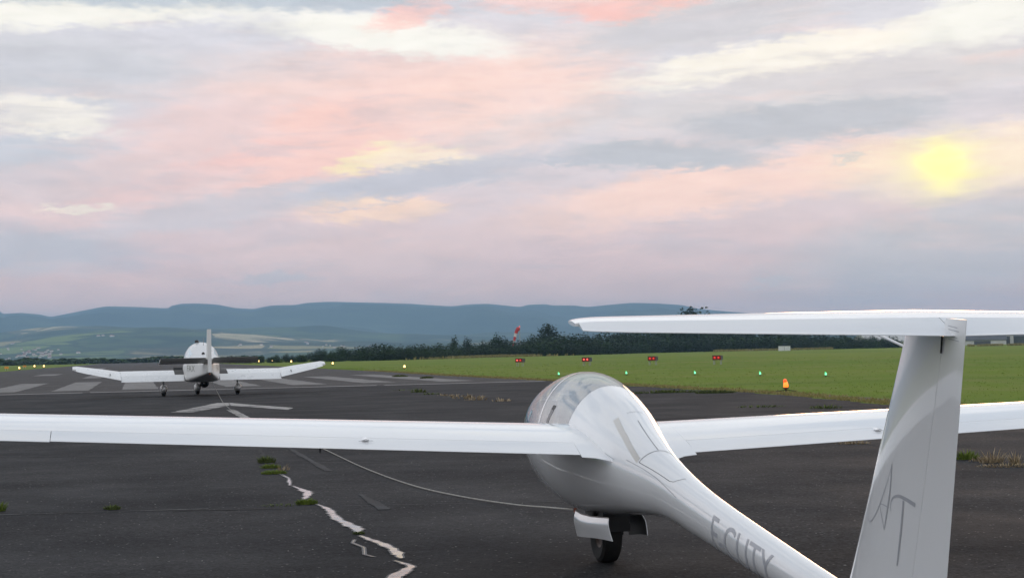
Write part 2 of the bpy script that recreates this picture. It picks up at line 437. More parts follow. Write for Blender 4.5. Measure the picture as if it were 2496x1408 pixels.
M['bar_paint'] = paint('bar_paint', (.235, .225, .215), .42, .70)
M['line_paint'] = paint('line_paint', (.48, .46, .44), .52, .75)
M['arrow_paint'] = paint('arrow_paint', (.42, .40, .38), .44, .62, (.06, .057, .055))
M['old_paint'] = paint('old_paint', (.034, .037, .042), .40, .58, (.020, .020, .022))
M['joint_pale'] = paint('joint_dust', (.12, .12, .12), .40, .58, (.024, .024, .026))
M['crack'] = mat('crack_dark', (.012, .012, .012), .95)
M['soil'] = dirty(mat('verge_soil', rough=.95), (.07, .05, .035), (.14, .11, .07), 1.5, .35, .7)
m = mat('puddle_water', (.05, .048, .045), .02, spec=.8); M['water'] = m
t, b = nodes(m); b.inputs['IOR'].default_value = 1.4
pos = t.n('ShaderNodeNewGeometry').outputs['Position']
t.put(b.inputs['Base Color'], t.mix(t.mapr(t.noise(pos, 7, 5, .6), .35, .65), (.34, .33, .32), (.16, .155, .15)))
t.put(b.inputs['Roughness'], t.mapr(t.noise(pos, 6, 4, .6), .4, .7, .03, .25))
M['silt'] = dirty(mat('silt', rough=.9), (.026, .023, .022), (.018, .017, .017), 6)
M['scum'] = dirty(mat('puddle_rim', rough=.6), (.095, .092, .09), (.045, .044, .044), 14)

# canopy perspex: mirror-like at a slant, see-through face on
m = bpy.data.materials.new('perspex'); m.use_nodes = True; M['perspex'] = m
m.node_tree.nodes.clear(); t = NT(m.node_tree)
lw = t.n('ShaderNodeLayerWeight'); lw.inputs['Blend'].default_value = .30
tr = t.n('ShaderNodeBsdfTransparent'); tr.inputs[0].default_value = (.72, .80, .84, 1)
gl = t.n('ShaderNodeBsdfGlossy'); gl.inputs['Roughness'].default_value = .03; gl.inputs[0].default_value = (.95, .96, .97, 1)
mx = t.n('ShaderNodeMixShader'); t.put(mx.inputs[0], t.mapr(lw.outputs['Fresnel'], .0, .8, .05, .46, 'LINEAR'))
m.node_tree.links.new(tr.outputs[0], mx.inputs[1]); m.node_tree.links.new(gl.outputs[0], mx.inputs[2])
m.node_tree.links.new(mx.outputs[0], t.n('ShaderNodeOutputMaterial').inputs[0])

# ------------------------------------------------------------------ terrain
SKY = [(0, 765), (50, 762), (95, 766), (122, 772), (160, 765), (235, 750), (260, 746), (340, 748), (408, 751), (416, 745), (440, 740), (480, 739),
       (530, 742), (570, 750), (615, 753), (640, 748), (660, 744), (720, 743), (745, 738), (800, 735), (900, 737), (1000, 740), (1040, 743), (1100, 746),
       (1150, 741), (1190, 740), (1230, 744), (1265, 748), (1290, 742), (1330, 741), (1345, 744), (1400, 744), (1430, 748), (1460, 745), (1500, 741),
       (1540, 738), (1600, 739), (1660, 743), (1700, 752), (1760, 758), (1840, 764), (1950, 772), (2200, 786), (2496, 795)]
SKA = [((x - CX) / FPX, (HOR - .021 * (x - CX) - y) / FPX) for x, y in SKY]


def ss(a, b, x):
    t = min(1, max(0, (x - a) / (b - a))); return t * t * (3 - 2 * t)


def ridge(a):
    t = math.tan(max(-1.2, min(1.2, a)))
    if abs(a) < 1.2 and SKA[0][0] <= t <= SKA[-1][0]:
        for (x0, y0), (x1, y1) in zip(SKA, SKA[1:]):
            if x0 <= t <= x1: return (y0 + (y1 - y0) * (t - x0) / (x1 - x0)) / math.sqrt(1 + t * t)
    e = SKA[0][1] if a < 0 else SKA[-1][1]
    return e + .008 * (mnoise.noise((a * 4, 3.3, 0)) * ss(.33, .6, abs(a)))


R_RIDGE = 9000.0


def terrain(a, r):
    H = ridge(a) * R_RIDGE + CAM_H
    x, y = r * sin(a), r * cos(a)
    n = mnoise.fractal((x / 900, y / 900, 1.7), 1.0, 2.0, 5)
    fall = -26 * ss(900, 1500, r) + 24 * ss(1800, 2900, r)
    slope = fall + (r - 2900) * .021 * ss(2700, 3600, r) * (1 - ss(5200, 6500, r) * .2)
    foot = 62 * exp(-((a + .215) / .085) ** 2) * exp(-((r - 4900) / 900) ** 2) + 28 * exp(-((a + .29) / .05) ** 2) * exp(-((r - 5600) / 700) ** 2) \
        + 22 * exp(-((a + .12) / .06) ** 2) * exp(-((r - 5700) / 700) ** 2)
    z = slope + foot
    k = ss(5600, R_RIDGE, r)
    gully = mnoise.fractal((x / 700 + 9, y / 1100, 4.2), 1.0, 2.1, 4)
    z = z * (1 - k) + H * k
    z += n * 9 * ss(2900, 4200, r) * (1 - ss(8200, 8900, r))
    z += 26 * mnoise.fractal((x / 520, y / 620, 7.7), 1.0, 2.0, 3) * ss(3100, 4300, r) * (1 - ss(6200, 7400, r))
    z += gully * 85 * ss(5800, 7000, r) * (1 - ss(8000, 8950, r))
    if r > R_RIDGE: z = H - (r - R_RIDGE) * .06
    lim = (ridge(a) - .0012) * r + CAM_H       # nothing nearer may overtop the skyline
    if r < R_RIDGE - 1 and r > 2000: z = min(z, lim)
    return z


az_list = []
a = -pi
while a < pi - 1e-6:
    az_list.append(a)
    a += radians(.11) if -radians(20) <= a < radians(20) else radians(3)
rr = [960, 1050, 1200, 1400, 1700, 2000, 2400] + [2700 + 110 * i for i in range(31)] + [6200 + 175 * i for i in range(17)] + [9300, 9800, 10600, 11600]
rr = sorted(set(rr + [9000]))
vs = []; fieldk = []
for r in rr:
    for a in az_list:
        z = terrain(a, r) if r > 960 else -1.6
        vs.append((r * sin(a), r * cos(a), z))
        f_ = ss(-.34, -.30, a) * (1 - ss(-.10, -.04, a)) * ss(2500, 3000, r) * (1 - ss(5600, 6300, r))
        f_ = max(f_, .45 * (1 - ss(-.02, .1, a)) * ss(-.12, -.06, a) * (1 - ss(4200, 5600, r)))
        fieldk.append(f_)
nA = len(az_list); fs = []
for i in range(len(rr) - 1):
    for k in range(nA):
        fs.append((i * nA + k, i * nA + (k + 1) % nA, (i + 1) * nA + (k + 1) % nA, (i + 1) * nA + k))
m = mat('hill_land', rough=.95, spec=.05); t, b = nodes(m); M['hill'] = m
pos = t.n('ShaderNodeNewGeometry').outputs['Position']
fa = t.n('ShaderNodeAttribute', attribute_name='fields').outputs['Fac']
vor = t.n('ShaderNodeTexVoronoi'); vor.inputs['Scale'].default_value = 1.0
t.put(vor.inputs['Vector'], t.mapping(t.vmath('ADD', pos, t.vmath('MULTIPLY', t.noise(pos, .004, 4, .6, color=True), (160, 160, 0))), rot=(0, 0, .5), scale=(1 / 230, 1 / 470, 0)))
sc = t.n('ShaderNodeSeparateColor'); t.put(sc.inputs[0], vor.outputs['Color'])
field = t.ramp(sc.outputs[0], [(.0, (.05, .085, .035)), (.18, (.54, .42, .23)), (.40, (.19, .25, .07)), (.52, (.60, .49, .30)), (.68, (.06, .10, .035)), (.84, (.36, .30, .14))], 'CONSTANT')
field = t.mix(t.mapr(t.noise(pos, .01, 5, .65), .35, .7, 0, .35), field, (.18, .20, .08))
forest = t.mix(t.mapr(t.noise(pos, .006, 6, .7), .3, .7), (.006, .020, .016), (.030, .056, .036))  # woodland colour darkened and blued to carry part of the distance haze
forest = t.mix(t.mapr(t.noise(t.mapping(pos, scale=(.0014, .0022, .01)), 1.0, 6, .65, .4), .5, .66, 0, .7), forest, (.075, .105, .055))
edge = t.n('ShaderNodeTexVoronoi', feature='DISTANCE_TO_EDGE'); edge.inputs['Scale'].default_value = 1.0
t.put(edge.inputs['Vector'], vor.inputs['Vector'].links[0].from_socket)
wood = t.mapr(t.noise(t.mapping(pos, scale=(.0022, .0035, 0)), 1.0, 5, .6), .45, .54)
hedge = t.math('LESS_THAN', edge.outputs['Distance'], .035)
fk = t.math('MULTIPLY', t.mapr(fa, .25, .6), t.math('SUBTRACT', 1.0, t.math('MAXIMUM', t.math('MULTIPLY', wood, .9), t.math('MULTIPLY', hedge, .8))))
clear = t.mapr(t.noise(t.mapping(pos, scale=(.0012, .0030, 0)), 1.0, 4, .6), .66, .70, 0, .35)
land = t.mix(clear, forest, (.14, .16, .07))
t.put(b.inputs['Base Color'], t.mix(fk, land, field))
hm = mesh('hills', vs, fs, M['hill'], angle=None)
at_ = hm.attributes.new('fields', 'FLOAT', 'POINT'); at_.data.foreach_set('value', fieldk)
tag(obj('hills', hm), kind='structure')

# the flat airfield
vs = [(0, 0, 0)]; fs = []
gaz = [2 * pi * k / 180 for k in range(180)]
grr = [15, 40, 80, 150, 250, 400, 600, 800, 900, 965]
for r in grr:
    for a in gaz:
        z = 0 if r <= 900 else -1.2
        vs.append((r * sin(a), r * cos(a), z))
for k in range(180): fs.append((0, 1 + (k + 1) % 180, 1 + k))
for i in range(len(grr) - 1):
    for k in range(180): fs.append((1 + i * 180 + k, 1 + i * 180 + (k + 1) % 180, 1 + (i + 1) * 180 + (k + 1) % 180, 1 + (i + 1) * 180 + k))
tag(obj('ground', mesh('ground', vs, fs, M['grass'], smooth=False)), kind='structure')


def rw(a, b, z=0.0):
    """runway frame: a metres along, b metres to the right"""
    q = RD * a + RN * b; return Vector((q.x, q.y, z))


def sheet(name, outline, z, m, kind='structure', parent=None):
    o = obj(name, mesh(name, [(p.x, p.y, z) for p in outline], [tuple(range(len(outline)))], m, smooth=False), parent)
    if kind and not parent: o['kind'] = kind
    return o


def ragged(pts, step=.6, amp=.12, seed=0, closed=False):
    """subdivide a line of (a,b) points and shake it sideways"""
    out = []
    r = random.Random(seed)
    seq = pts + [pts[0]] if closed else pts
    for (a0, b0), (a1, b1) in zip(seq, seq[1:]):
        L = math.hypot(a1 - a0, b1 - b0); n = max(1, int(L / step))
        for i in range(n):
            t = i / n; a, b = a0 + (a1 - a0) * t, b0 + (b1 - b0) * t
            k = amp * (mnoise.noise((a * .45, b * .45, seed)) * 1.2 + mnoise.noise((a * 2.1, b * 2.1, seed + 5)) * .7 + r.uniform(-.25, .25))
            out.append((a - (b1 - b0) / L * k, b + (a1 - a0) / L * k))
    if not closed: out.append(pts[-1])
    return out


# apron in front of the threshold line, then the runway proper
right_edge = ragged([(-30, 30), (10, 22), (24, 16.5), (33, 16.0), (43, 17.3), (57, 17.5), (70.6, 17.9)], .35, .32, 3)
apron = [rw(a, b) for a, b in right_edge] + [rw(70.6, -19), rw(-30, -19)]
tag(sheet('apron', apron, .004, M['asphalt']), kind='structure')
re2 = ragged([(70.6, 17.9), (95, 17.8), (124, 18.6), (240, 19.5), (500, 19.5), (800, 19.5)], .8, .3, 4)
rwy = [rw(a, b) for a, b in re2] + [rw(800, -14)] + [rw(a, b) for a, b in ragged([(500, -16), (240, -19.3), (70.6, -19)], 2.0, .4, 8)]
runway = tag(sheet('runway', rwy, .0042, M['runway']), kind='structure')
# bare soil lip along the right verge
sv = ragged([(30, 16.5), (43, 17.7), (57, 17.9), (72, 18.2), (95, 18.1), (130, 19.0)], .4, .28, 6)
lip = [rw(a, b + .45 + .3 * mnoise.noise((a * .7, 2, 0))) for a, b in sv] + [rw(a, b - .30) for a, b in reversed(sv)]
tag(sheet('verge_soil', lip, .0075, M['soil']), kind='structure')

# markings: each stripe and line is a piece of the runway
def rect(a0, a1, b0, b1, seed, amp=.05):
    return [rw(a, b) for a, b in ragged([(a0, b0), (a1, b0), (a1, b1), (a0, b1)], .8, amp, seed, True)]


for i, (bc, a0, a1) in enumerate([(-9.2, 75.8, 105), (-6.05, 75.5, 104), (-2.9, 75.6, 105), (.14, 75.2, 103.5), (4.8, 76.5, 104.5), (7.85, 76.6, 103.5), (11.25, 77.5, 106), (14.75, 76, 110)]):
    tag(sheet('threshold_stripe', rect(a0, a1, bc - .8, bc + .8, 20 + i), .009, M['bar_paint'], None, runway))
for i, (b0, b1) in enumerate([(-18.5, -2.2), (-1.9, 10.1), (10.45, 17.6)]):
    sheet('threshold_line', rect(70.35, 70.95, b0, b1, 40 + i, .05), .0085, M['line_paint'], None, runway)
for i, (a0, a1, b0, b1) in enumerate([(128, 150, -4.0, -2.6), (128, 150, 2.0, 4.5), (160, 178, -9.5, -7.5), (180, 215, 10.5, 12.5), (165, 176, .8, 1.6), (240, 290, -8, -5), (250, 300, 8, 11)]):
    sheet('painted_mark', rect(a0, a1, b0, b1, 50 + i, .1), .009, M['bar_paint'], None, runway)
# pre-threshold arrow head and what is left of its shaft
L_arm = ragged([(41.6, .82), (49.2, 2.30), (49.0, 2.62), (46.2, 2.50), (44.6, 2.10), (41.3, 1.32)], .35, .06, 61, True)
R_arm = ragged([(49.1, 2.64), (42.6, 3.90), (41.2, 3.66), (44.2, 3.05), (46.1, 2.53)], .35, .05, 62, True)
ap = bpy.data.objects['apron']
sheet('arrow_arm', [rw(*q) for q in L_arm], .0088, M['arrow_paint'], None, ap)
sheet('arrow_arm', [rw(*q) for q in R_arm], .0088, M['arrow_paint'], None, ap)
for i, (a0, a1, b0, b1, k) in enumerate([(36.5, 42.6, 2.22, 2.42, 'arrow_paint'), (26.5, 33, 2.14, 2.26, 'old_paint'), (18.9, 24.0, 2.10, 2.17, 'old_paint'), (14.0, 15.6, 2.03, 2.085, 'old_paint')]):
    sheet('arrow_shaft', [rw(a, b) for a, b in ragged([(a0, b0), (a1, b0), (a1, b1), (a0, b1)], .08, .035, 70 + i, True)], .0086, M[k], None, ap)


def strip(name, pts, w, z, m, seed, amp=.02, step=.15, parent=None):
    """thin ragged line on the ground, pts in the runway frame"""
    c = ragged(pts, step, amp, seed); r = random.Random(seed)
    L = []; R = []
    for i, (a, b) in enumerate(c):
        a0, b0 = c[max(i - 1, 0)]; a1, b1 = c[min(i + 1, len(c) - 1)]
        l = math.hypot(a1 - a0, b1 - b0) or 1
        k = w * r.uniform(.35, 1.0) / 2
        nx, ny = -(b1 - b0) / l * k, (a1 - a0) / l * k
        L.append(rw(a + nx, b + ny)); R.append(rw(a - nx, b - ny))
    n = len(L)
    v = [(p.x, p.y, z) for p in L] + [(p.x, p.y, z) for p in R]
    return obj(name, mesh(name, v, [(i, i + 1, n + i + 1, n + i) for i in range(n - 1)], m, smooth=False), parent)


strip('construction_joint', [(15.2, -2.5), (14.75, .6)], .05, .008, M['joint_pale'], 81, parent=ap)
strip('construction_joint', [(14.7, .3), (14.45, 1.35)], .045, .0081, M['crack'], 82, parent=ap)
strip('construction_joint', [(14.5, 1.75), (14.15, 3.2), (13.95, 4.2)], .03, .0082, M['joint_pale'], 83, parent=ap)
strip('construction_joint', [(24.7, -2.6), (22.9, .75)], .05, .0083, M['joint_pale'], 84, amp=.05, parent=ap)
strip('construction_joint', [(20.6, 2.0), (19.9, 3.6), (19.6, 6)], .035, .0079, M['joint_pale'], 85, parent=ap)
strip('construction_joint', [(23.1, 2.35), (22.6, 3.2)], .04, .0084, M['joint_pale'], 86, parent=ap)
strip('construction_joint', [(33, -17), (31, 2), (30, 9), (29, 15)], .05, .0078, M['crack'], 87, amp=.06, step=.4, parent=ap)
strip('construction_joint', [(9, 9.2), (15.6, 9.1), (17.9, 9.4), (26, 9.6), (40, 9.5)], .06, .0077, M['crack'], 88, amp=.04, parent=ap)
strip('construction_joint', [(26, 1.75), (20.5, 1.62)], .07, .0076, M['crack'], 89, amp=.05, parent=ap)
strip('construction_joint', [(52, 12.9), (44, 14.2), (36, 14.9)], .12, .0085, M['crack'], 90, amp=.12, step=.3, parent=ap)

# rain water standing along the worn centre joint
def puddle(name, label, spine, seed, z=.0095):
    r = random.Random(seed); c = []
    for (a0, b0, w0), (a1, b1, w1) in zip(spine, spine[1:]):
        n = max(2, int(abs(a1 - a0) / .035))
        for i in range(n):
            k = i / n; c.append((a0 + (a1 - a0) * k, b0 + (b1 - b0) * k, w0 + (w1 - w0) * k))
    c.append(spine[-1])
    def side(s, grow):
        o = []
        for a, b, w in c:
            j = .030 * mnoise.noise((a * 3.1, s * 7 + seed, 1)) + .030 * mnoise.noise((a * 11, s * 7 + seed, 2)) + .026 * mnoise.noise((a * 27, s * 3, 3))
            ww = max(.002, w * .30 + j * min(1, w * 9)) + grow
            o.append((a, b + s * ww))
        return o
    for nm, grow, zz, m in (('rim', .014, z - .0009, M['scum']), ('water', 0, z, M['water'])):
        l, q = side(-1, grow), side(1, grow); n = len(l)
        v = [(p.x, p.y, zz) for p in (rw(*k) for k in l)] + [(p.x, p.y, zz) for p in (rw(*k) for k in q)]
        o = obj('puddle' if nm == 'water' else 'rim', mesh(nm, v, [(i, i + 1, n + i + 1, n + i) for i in range(n - 1)], m, smooth=False))
        if nm == 'water': w_ = o
        else: r_ = o
    r_.parent = w_
    return tag(w_, label, 'puddle', kind='structure')


puddle('puddle', 'nearest sky-reflecting puddle on the apron at the frame bottom', [(9.3, 1.50, .10), (9.7, 1.47, .12), (9.95, 1.57, .13), (10.2, 1.66, .06), (10.5, 1.60, .02)], 1)
puddle('puddle', 'curved puddle strip beside the brown patch', [(10.6, 1.66, .03), (10.9, 1.68, .10), (11.4, 1.67, .09), (11.9, 1.60, .05), (12.05, 1.58, .02)], 2)
puddle('puddle', 'thin wavering wet outline left of the curved puddle', [(10.75, 1.50, .002), (10.9, 1.46, .004), (11.3, 1.51, .006), (11.6, 1.47, .003), (11.8, 1.51, .002)], 3)
puddle('puddle', 'widest pale puddle on the centre joint', [(12.25, 1.60, .03), (12.5, 1.63, .13), (12.85, 1.60, .13), (13.3, 1.57, .09), (13.8, 1.58, .11), (14.3, 1.60, .07), (14.6, 1.57, .02), (15.0, 1.53, .008), (15.25, 1.51, .01)], 4)
puddle('puddle', 'puddle just beyond the round green weed clump', [(15.3, 1.50, .02), (15.6, 1.55, .11), (16.1, 1.61, .14), (16.5, 1.58, .06), (16.95, 1.54, .012)], 5)
puddle('puddle', 'farthest thin wet trace below the three weed clumps', [(17.0, 1.52, .015), (17.5, 1.56, .05), (18.0, 1.60, .02), (18.4, 1.58, .035), (18.9, 1.57, .01)], 6)
# ------------------------------------------------------------------ lifting surfaces
def yt(t):
    return 5 * (.2969 * sqrt(max(t, 0)) - .1260 * t - .3516 * t ** 2 + .2843 * t ** 3 - .1030 * t ** 4)


def camb(t, m):
    return 4 * m * t * (1 - t)


def wing_mesh(stations, t0, t1, thick, camber=.02, nt=14, deflect=0.0):
    """stations: (y, xLE, zLE, xTE, zTE); slice of the aerofoil between chord fractions t0 and t1"""
    rings = []
    for (y, xl, zl, xt, zt_) in stations:
        c = xl - xt
        ts = [t0 + (t1 - t0) * (1 - cos(pi * k / nt)) / 2 for k in range(nt + 1)] if t0 > 0 else [t1 * (1 - cos(pi / 2 * k / nt)) for k in range(nt + 1)]
        up = []; lo = []
        for t in ts:
            bx = xl + (xt - xl) * t; bz = zl + (zt_ - zl) * t
            h = yt(t) * thick * c; k = camb(t, camber) * c
            if t > .98: h = max(h, .0012)
            up.append(Vector((bx, y, bz + k + h))); lo.append(Vector((bx, y, bz + k - h)))
        ring = list(reversed(up)) + (lo[1:] if t0 == 0 else lo)
        if deflect:
            piv = up[0]
            ring = [piv + Matrix.Rotation(-deflect, 3, 'Y') @ (q - piv) for q in ring]
        rings.append([tuple(q) for q in ring])
    return loft(rings)


def tip_round(y0, y1, n, f):
    return [y0 + (y1 - y0) * sin(pi / 2 * k / n) for k in range(n + 1)]


# ------------------------------------------------------------------ the glider
G_YAW, G_PITCH, G_ROLL = .2173, .0683, .0122
cy_, sy_, cp_, sp_, cr_, sr_ = cos(G_YAW), sin(G_YAW), cos(G_PITCH), sin(G_PITCH), cos(G_ROLL), sin(G_ROLL)
GR = Matrix(((-sy_, -cy_, 0), (cy_, -sy_, 0), (0, 0, 1))) @ Matrix(((cp_, 0, -sp_), (0, 1, 0), (sp_, 0, cp_))) @ Matrix(((1, 0, 0), (0, cr_, -sr_), (0, sr_, cr_)))
GW = Vector((.5524, 10.3574, 0))
glider = thing('glider', 'white single-wheel glider with T-tail in the foreground, hitched to the tow rope', 'glider')
glider.matrix_world = Matrix.Translation(GW) @ GR.to_4x4()
# fuselage stations: x forward of the wheel, half width, top, bottom
FST = [(1.735, .018, .743, .698), (1.681, .072, .783, .629), (1.58, .136, .843, .54), (1.308, .24, .963, .414), (.998, .306, 1.065, .317), (.61, .333, 1.147, .265), (.2, .325, 1.159, .273),
       (-.3, .272, 1.07, .34), (-.8, .186, .936, .424), (-1.3, .109, .824, .482), (-1.9, .079, .73, .466), (-2.8, .075, .649, .441), (-3.8, .06, .582, .438), (-4.6, .053, .58, .459)]


def crom(L, u):
    n = len(L); u = min(max(u, 0), n - 1.0001); i = int(u); f = u - i
    g = lambda k: L[k] if 0 <= k < n else tuple(2 * L[0][j] - L[1][j] if k < 0 else 2 * L[-1][j] - L[-2][j] for j in range(len(L[0])))
    p0, p1, p2, p3 = g(i - 1), g(i), g(i + 1), g(i + 2)
    return tuple(.5 * (2 * b + (c - a) * f + (2 * a - 5 * b + 4 * c - d) * f * f + (3 * b - a - 3 * c + d) * f ** 3) for a, b, c, d in zip(p0, p1, p2, p3))


FTAB = [crom(FST, 13 * i / 1300.0) for i in range(1301)]


def fsec(x):
    if x >= FTAB[0][0]: return FTAB[0]
    lo, hi = 0, len(FTAB) - 1
    while hi - lo > 1:
        m_ = (lo + hi) // 2
        if FTAB[m_][0] > x: lo = m_
        else: hi = m_
    a, b = FTAB[lo], FTAB[hi]; k = (a[0] - x) / ((a[0] - b[0]) or 1)
    return tuple(p + (q - p) * k for p, q in zip(a, b))


def fpt(x, th, off=0.0):
    """point on the fuselage skin; th degrees, 0 = left side, 90 = top"""
    s = fsec(x); t = radians(th); w, zc, h = s[1], (s[2] + s[3]) / 2, (s[2] - s[3]) / 2
    n = Vector((0, cos(t) / max(w, .01), sin(t) / max(h, .01))).normalized()
    return Vector((x, w * cos(t), zc + h * sin(t))) + n * off


SILL, X_HOOP, X_ARCH, X_FRONT = 10, .48, -.085, 1.42
xs_ = sorted(set([1.735, 1.72, 1.70, 1.66, 1.6, 1.52, X_FRONT, X_HOOP, X_ARCH] + [1.35 - .09 * i for i in range(10)] + [.4 - .08 * i for i in range(6)] +
                 [-.16 - .08 * i for i in range(16)] + [-1.45 - .12 * i for i in range(12)] + [-2.9 - .2 * i for i in range(9)]), reverse=True)
THS = [5 * k for k in range(72)]


def fus_faces(cond):
    v = []; idx = {}; f = []
    def vid(i, k):
        k %= 72
        if (i, k) not in idx: idx[(i, k)] = len(v); v.append(tuple(fpt(xs_[i], THS[k])))
        return idx[(i, k)]
    for i in range(len(xs_) - 1):
        for k in range(72):
            if cond((xs_[i] + xs_[i + 1]) / 2, THS[k] + 2.5): f.append((vid(i, k), vid(i, k + 1), vid(i + 1, k + 1), vid(i + 1, k)))
    return v, f


in_can = lambda x, th: X_ARCH < x < X_FRONT and SILL < th < 180 - SILL
v, f = fus_faces(lambda x, th: not in_can(x, th))
# nose and tail ends
f.append(tuple(range(72)))
fuselage = obj('fuselage', mesh('fuselage', v, f, M['gelcoat'], angle=50), glider)
v, f = fus_faces(lambda x, th: in_can(x, th) and x > X_HOOP)
obj('canopy', mesh('canopy', v, f, M['perspex'], angle=None), glider)['label'] = 'front clear canopy pane'
v, f = fus_faces(lambda x, th: in_can(x, th) and x < X_HOOP)
rear_can = obj('canopy', mesh('canopy', v, f, M['perspex'], angle=None), glider); rear_can['label'] = 'rear clear canopy pane'


def patch(x0, x1, t0, t1, off, nx=6, nt=8, skew=0.0):
    v = []; f = []
    for i in range(nx + 1):
        for k in range(nt + 1):
            th = t0 + (t1 - t0) * k / nt
            v.append(tuple(fpt(x0 + (x1 - x0) * i / nx + skew * (th - t0), th, off)))
    for i in range(nx):
        for k in range(nt): f.append((i * (nt + 1) + k, i * (nt + 1) + k + 1, (i + 1) * (nt + 1) + k + 1, (i + 1) * (nt + 1) + k))
    return v, f


def fstroke(pts, w, off=.0012, sub=6):
    """strip on the skin along (x, th) points, width w metres"""
    c = []
    for (x0, a0), (x1, a1) in zip(pts, pts[1:]):
        for k in range(sub): c.append((x0 + (x1 - x0) * k / sub, a0 + (a1 - a0) * k / sub))
    c.append(pts[-1]); P = [fpt(x, a, off) for x, a in c]; v = []; f = []
    for i, p in enumerate(P):
        d = (P[min(i + 1, len(P) - 1)] - P[max(i - 1, 0)]).normalized(); x, a = c[i]
        n = (fpt(x, a, .05) - fpt(x, a, 0)).normalized(); s = d.cross(n).normalized() * (w / 2)
        v += [tuple(p + s), tuple(p - s)]
    for i in range(len(P) - 1): f.append((2 * i, 2 * i + 1, 2 * i + 3, 2 * i + 2))
    return v, f


def fpart(name, vf, m, parent=fuselage):
    return obj(name, mesh(name, vf[0], vf[1], M[m]), parent)


# canopy frame: hoop, rear arch, sills
mb = MB()
mb.add(*patch(X_HOOP + .016, X_HOOP - .016, SILL, 180 - SILL, .0006, 2, 40))
mb.add(*patch(X_FRONT, X_ARCH, SILL - 2.5, SILL + 2.0, .0006, 24, 2)); mb.add(*patch(X_FRONT, X_ARCH, 180 - SILL - 2, 180 - SILL + 2.5, .0006, 24, 2))
mb.build('canopy_frame', M['gelcoat'], glider)
fpart('canopy_seam', fstroke([(X_ARCH, SILL + k * (160 / 12)) for k in range(13)], .004, .0015), 'fine_line')
# sliding windows
wn = fpart('vent_window', patch(.318, .262, 17.5, 33, .0006, 3, 6, -.003), 'grey_pane', rear_can); wn['label'] = 'dark sliding vent window, half open'
fpart('vent_opening', patch(.288, .236, 29.5, 34, .0011, 3, 3, -.003), 'black', wn)  # black patch painted for the shaded cabin behind the open vent
fpart('vent_window', patch(.86, .80, 16.5, 25.5, .0006, 3, 4, -.003), 'blue_pane', bpy.data.objects['canopy'])['label'] = 'small teal vent window'
# dark inner tub of the cockpit
v = []; f = []; xt_ = [X_FRONT - .02 - (X_FRONT - X_ARCH - .04) * i / 16 for i in range(17)]; ta_ = [172 + 196 * k / 24 for k in range(25)]
for x in xt_:
    for a in ta_: v.append(tuple(fpt(x, a, -.012)))
f = [(i * 25 + k, i * 25 + k + 1, (i + 1) * 25 + k + 1, (i + 1) * 25 + k) for i in range(16) for k in range(24)]
obj('cockpit_tub', mesh('cockpit_tub', v, f, M['liner']), glider)
# cockpit furniture seen through the perspex
mb = MB()
for xs0 in (.12, .80):
    mb.box((xs0 - .16, 0, .72), (.07, .40, .52), rot=Matrix.Rotation(radians(-24), 3, 'Y'), taper=.8)
    mb.box((xs0 + .12, 0, .50), (.45, .40, .07), rot=Matrix.Rotation(radians(8), 3, 'Y'))
    mb.box((xs0 - .26, 0, .98), (.06, .18, .12), rot=Matrix.Rotation(radians(-20), 3, 'Y'), taper=.8)
mb.build('seat', M['seat'], glider)
for q_ in ((.62, .90, .36), (1.28, .80, .30)):
    mb = MB(); mb.box((q_[0], 0, q_[1]), (.11, q_[2], .20), taper=.75); mb.build('instrument_panel', M['black'], glider)
mb = MB()
s = fsec(X_ARCH + .01); zc, hh = (s[2] + s[3]) / 2, (s[2] - s[3]) / 2
ring = [(X_ARCH + .01, .97 * s[1] * cos(radians(a)), zc + .97 * hh * sin(radians(a))) for a in range(0, 360, 8)]
mb.add(ring, [tuple(range(len(ring)))]); mb.build('bulkhead', M['liner'], glider)
# service hatches, tape and seams
fpart('tape_strip', fstroke([(-.575, 61.5), (-.82, 50), (-1.07, 33)], .036, .001), 'tape')
mb = MB()
mb.add(*fstroke([(-1.085, 31), (-1.11, 45), (-1.14, 60), (-1.17, 76), (-1.20, 90), (-1.25, 104), (-1.30, 122)], .0042, .0014))
mb.add(*fstroke([(-.70, 87.5), (-.85, 84), (-1.16, 76.5)], .0030, .0014))
mb.add(*fstroke([(-1.085, 31), (-1.15, 31.5), (-1.51, 36)], .0034, .0014))
mb.add(*fstroke([(-1.51, 36), (-1.56, 41), (-1.61, 55), (-1.65, 69)], .0024, .0014))
mb.add(*fstroke([(-.575, 80), (-.56, 95), (-.555, 106)], .0030, .0014))
mb.build('hatch_gap', M['line'], fuselage)
mb = MB()
mb.add(*fstroke([(-.94, 24), (-1.15, 25), (-1.35, 24), (-1.65, 15)], .003, .0013)); mb.add(*fstroke([(-.45, 20), (-.8, 16)], .003, .0013))
mb.build('fairing_seam', M['fine_line'], fuselage)


